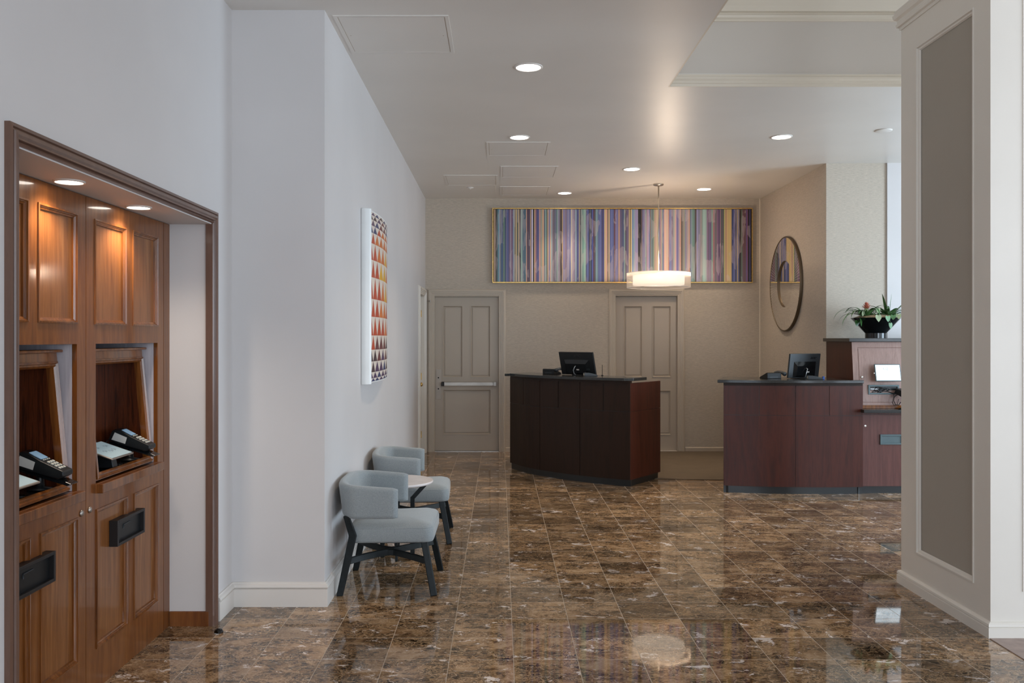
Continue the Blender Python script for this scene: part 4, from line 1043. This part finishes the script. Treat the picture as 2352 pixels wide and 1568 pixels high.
def heart(m, c, sz, az, tilt):
    T = Matrix.Translation(c) @ Matrix.Rotation(az, 4, 'Z') @ Matrix.Rotation(tilt, 4, 'X')
    sh = [(0, -.12), (.28, .05), (.45, -.15), (.42, -.5), (.2, -.85), (0, -1.05), (-.2, -.85), (-.42, -.5), (-.45, -.15), (-.28, .05)]
    ce = m.v(T @ Vector((0, -.03*sz, -.45*sz))); vs = [m.v(T @ Vector((x*sz, -.10*sz*abs(x), z*sz))) for x, z in sh]
    for i in range(len(vs)): m.f([ce, vs[i], vs[(i+1) % len(vs)]])
for c, sz, az, ti, mt in (((bx0+.015, by0-.245, zs+.02), .062, .2, -.15, 'leaf2'), ((bx0+.075, by0-.24, zs+.03), .058, -.5, -.5, 'leaf2'),
                      ((bx0+.045, by0-.235, zs-.05), .062, .5, -.1, 'leaf2'), ((bx0-.075, by0-.235, zs+.03), .070, .1, -.12, 'leafpale'),
                      ((bx0-.175, by0-.12, zs+.07), .055, .5, .2, 'leafpale'), ((bx0-.06, by0-.20, zs+.10), .050, 0, .1, 'leafpale'),
                      ((bx0-.21, by0-.13, zs-.0), .085, .9, -.1, 'leaf'), ((bx0-.23, by0-.10, zs-.02), .065, .3, .1, 'leaf'),
                      ((bx0+.14, by0-.21, zs+.04), .06, -.3, -.5, 'leafpale')):
    m = MB(); heart(m, Vector(c), sz, az, ti); m.build('leaf', mt, t, smooth=True)
m = MB()
m.tube([(bx0-.02, by0-.15, zs), (bx0+.01, by0-.22, zs+.02), (bx0+.045, by0-.232, zs-.03), (bx0+.05, by0-.225, zs-.06)], .0025, 6)
m.tube([(bx0-.12, by0-.1, zs), (bx0-.18, by0-.12, zs+.06), (bx0-.215, by0-.12, zs+.0)], .0025, 6)
m.build('stem', 'leaf', t, smooth=True)

# ------------------------------------------------------------------ lounge chairs and table
def lounge_chair(label):
    t = local(thing('lounge_chair', (0, 0, 0), label, 'chair', 'grey-blue lounge chairs along the left wall'))
    # seat cushion
    def rr(x0, x1, y0, y1, r, n=6):
        out = []
        for cx, cy, a0 in ((x1-r, y1-r, 0), (x0+r, y1-r, pi/2), (x0+r, y0+r, pi), (x1-r, y0+r, 1.5*pi)):
            for k in range(n+1):
                a = a0+pi/2*k/n; out.append((cx+r*cos(a), cy+r*sin(a)))
        return out
    m = MB(); rings = []
    for z, d in ((.310, .020), (.314, .006), (.326, 0), (.385, 0), (.402, .006), (.414, .020), (.424, .05), (.430, .10), (.433, .17)):
        pts = rr(-.235+d, .285-d, -.265+d, .265-d, max(.012, .062-d*.5))
        # front is a little wider than the back
        rings.append([m.v((x, y*(1+.06*(x/.28)), z-.012*max(0, -x)/.23)) for x, y in pts])
    for a, b in zip(rings, rings[1:]):
        n = len(a)
        for i in range(n): m.f([a[i], a[(i+1) % n], b[(i+1) % n], b[i]])
    m.f(rings[0][::-1]); m.f(rings[-1])
    seat = m.build('seat', 'fabric', t, smooth=True)
    m = MB(); pts = rr(-.228, .279, -.259, .259, .058)
    m.tube([(x, y*(1+.06*(x/.28)), .397-.012*max(0, -x)/.23) for x, y in pts]+[(pts[0][0], pts[0][1]*(1+.06*(pts[0][0]/.28)), .397)], .0035, 6); m.build('seat_piping', 'fabric', seat, smooth=True)
    # wraparound back band
    path = []
    for k in range(9): path.append((.075-.235*k/8, -.285))
    for k in range(1, 12):
        a = pi/2*k/12; path.append((-.16-.080*sin(a), -.16-.125*cos(a)))
    for k in range(9): path.append((-.240-.0*k, -.16+.32*k/8))
    path += [(x, -y) for x, y in path[:20][::-1]]
    P = [Vector(p) for p in path]; L = [0]
    for a, b in zip(P, P[1:]): L.append(L[-1]+(b-a).length)
    tot = L[-1]; m = MB(); rings = []
    for i, p in enumerate(P):
        tg = (P[min(i+1, len(P)-1)]-P[max(i-1, 0)]).normalized(); nv = Vector((tg.y, -tg.x))*1
        if nv.dot(p-Vector((-.05, 0))) < 0: nv = -nv
        s = L[i]; e = min(s, tot-s); mid = min(1, e/.45)
        z0, z1 = .455, .638+.034*mid; th = .027+.004*mid
        k = 1 if e > .028 else math.sqrt(max(0, 1-((.028-e)/.028)**2))*.55+.45
        zc, hz = (z0+z1)/2, (z1-z0)/2*(.88+.12*k); th *= k
        ring = []
        r_ = min(.026, th*.95)
        for cx, cz, a0 in ((th-r_, hz-r_, 0), (-(th-r_), hz-r_, pi/2), (-(th-r_), -(hz-r_), pi), (th-r_, -(hz-r_), 1.5*pi)):
            for q in range(5):
                a = a0+pi/2*q/4; u = cx+r_*cos(a); zz = cz+r_*sin(a)
                lean = (.008+.022*mid)*((zc+zz)-z0)/.2
                w_ = p+nv*(u+lean); ring.append(m.v((w_.x, w_.y, zc+zz)))
        rings.append(ring)
    for a, b in zip(rings, rings[1:]):
        n = len(a)
        for i in range(n): m.f([a[i], a[(i+1) % n], b[(i+1) % n], b[i]])
    m.f(rings[0][::-1]); m.f(rings[-1])
    m.build('backrest', 'fabric', t, smooth=True)
    for sy in (-1, 1):
        m = MB(); m.bar((.290, sy*.288, 0), (.222, sy*.225, .335), .040, .028, (1, 0, 0)); m.build('leg', 'leg', t, bevel=.005)
        m = MB()
        pr = [((-.270, .288, 0), .038), ((-.196, .262, .350), .046), ((-.232, .276, .470), .036)]
        rows = []
        for (x, y, z), w in pr: rows.append([m.v((x-w/2, sy*y-.013, z)), m.v((x+w/2, sy*y-.013, z)), m.v((x+w/2, sy*y+.013, z)), m.v((x-w/2, sy*y+.013, z))])
        for a, b in zip(rows, rows[1:]):
            for i in range(4): m.f([a[i], a[(i+1) % 4], b[(i+1) % 4], b[i]])
        m.f(rows[0][::-1]); m.f(rows[-1]); m.build('leg', 'leg', t, bevel=.004)
        # curved half of the cross stretcher
        Q = catmull([(-.232, sy*.265), (-.12, sy*.120), (0, sy*.030), (.12, sy*.120), (.250, sy*.255)], 6)
        m = MB(); a = offset(Q, -.011); b = offset(Q, .011)
        m.prism([tuple(p) for p in a]+[tuple(p) for p in b[::-1]], .178, .216); m.build('stretcher', 'leg', t, bevel=.003)
    m = MB(); m.box(-.02, .02, -.045, .045, .180, .214); m.build('stretcher_hub', 'leg', t, bevel=.003)
    m = MB(); m.box(-.20, .23, -.225, .225, .298, .3105); m.build('seat_base', 'black', t)
    m = MB(); m.box(-.188, -.176, -.2685, -.2655, .335, .352); m.build('fabric_tag', 'whitecard', t)
    return t
ch = lounge_chair('grey-blue lounge chair nearest the camera, in front of the small round table')
ch.location = (-.680, 5.505, 0)
c2 = copy_tree(ch); c2.location = (-.672, 6.80, 0); c2.rotation_euler.z = R(2)
c2['label'] = 'grey-blue lounge chair behind the small round table, farther from the camera'

tx, ty = -.715, 6.145
t = thing('side_table', (tx, ty, 0), 'small round white-topped side table between the two lounge chairs', 'table')
MB().lathe([(.001, .516), (.238, .516), (.247, .521), (.250, .526), (.250, .532), (.247, .536), (.001, .536)], (tx, ty, 0), 72, caps=False).build('tabletop', 'whitelam', t)
for k in range(4):
    a = k*pi/2+.05; u = Vector((cos(a), sin(a), 0)); c = Vector((tx, ty, 0))
    m = MB()
    m.bar(c+u*.105+Vector((0, 0, 0)), c+u*.105+Vector((0, 0, .42)), .030, .018, u)
    m.build('leg', 'leg', t, bevel=.003)
    m = MB(); m.bar(c+u*.105+Vector((0, 0, .41)), c+u*.20+Vector((0, 0, .514)), .028, .018, u); m.build('top_brace', 'leg', t, bevel=.003)
m = MB(); m.box(tx-.105, tx+.105, ty-.009, ty+.009, .10, .13); m.box(tx-.009, tx+.009, ty-.105, ty+.105, .10, .13); m.build('cross_stretcher', 'leg', t, bevel=.002)
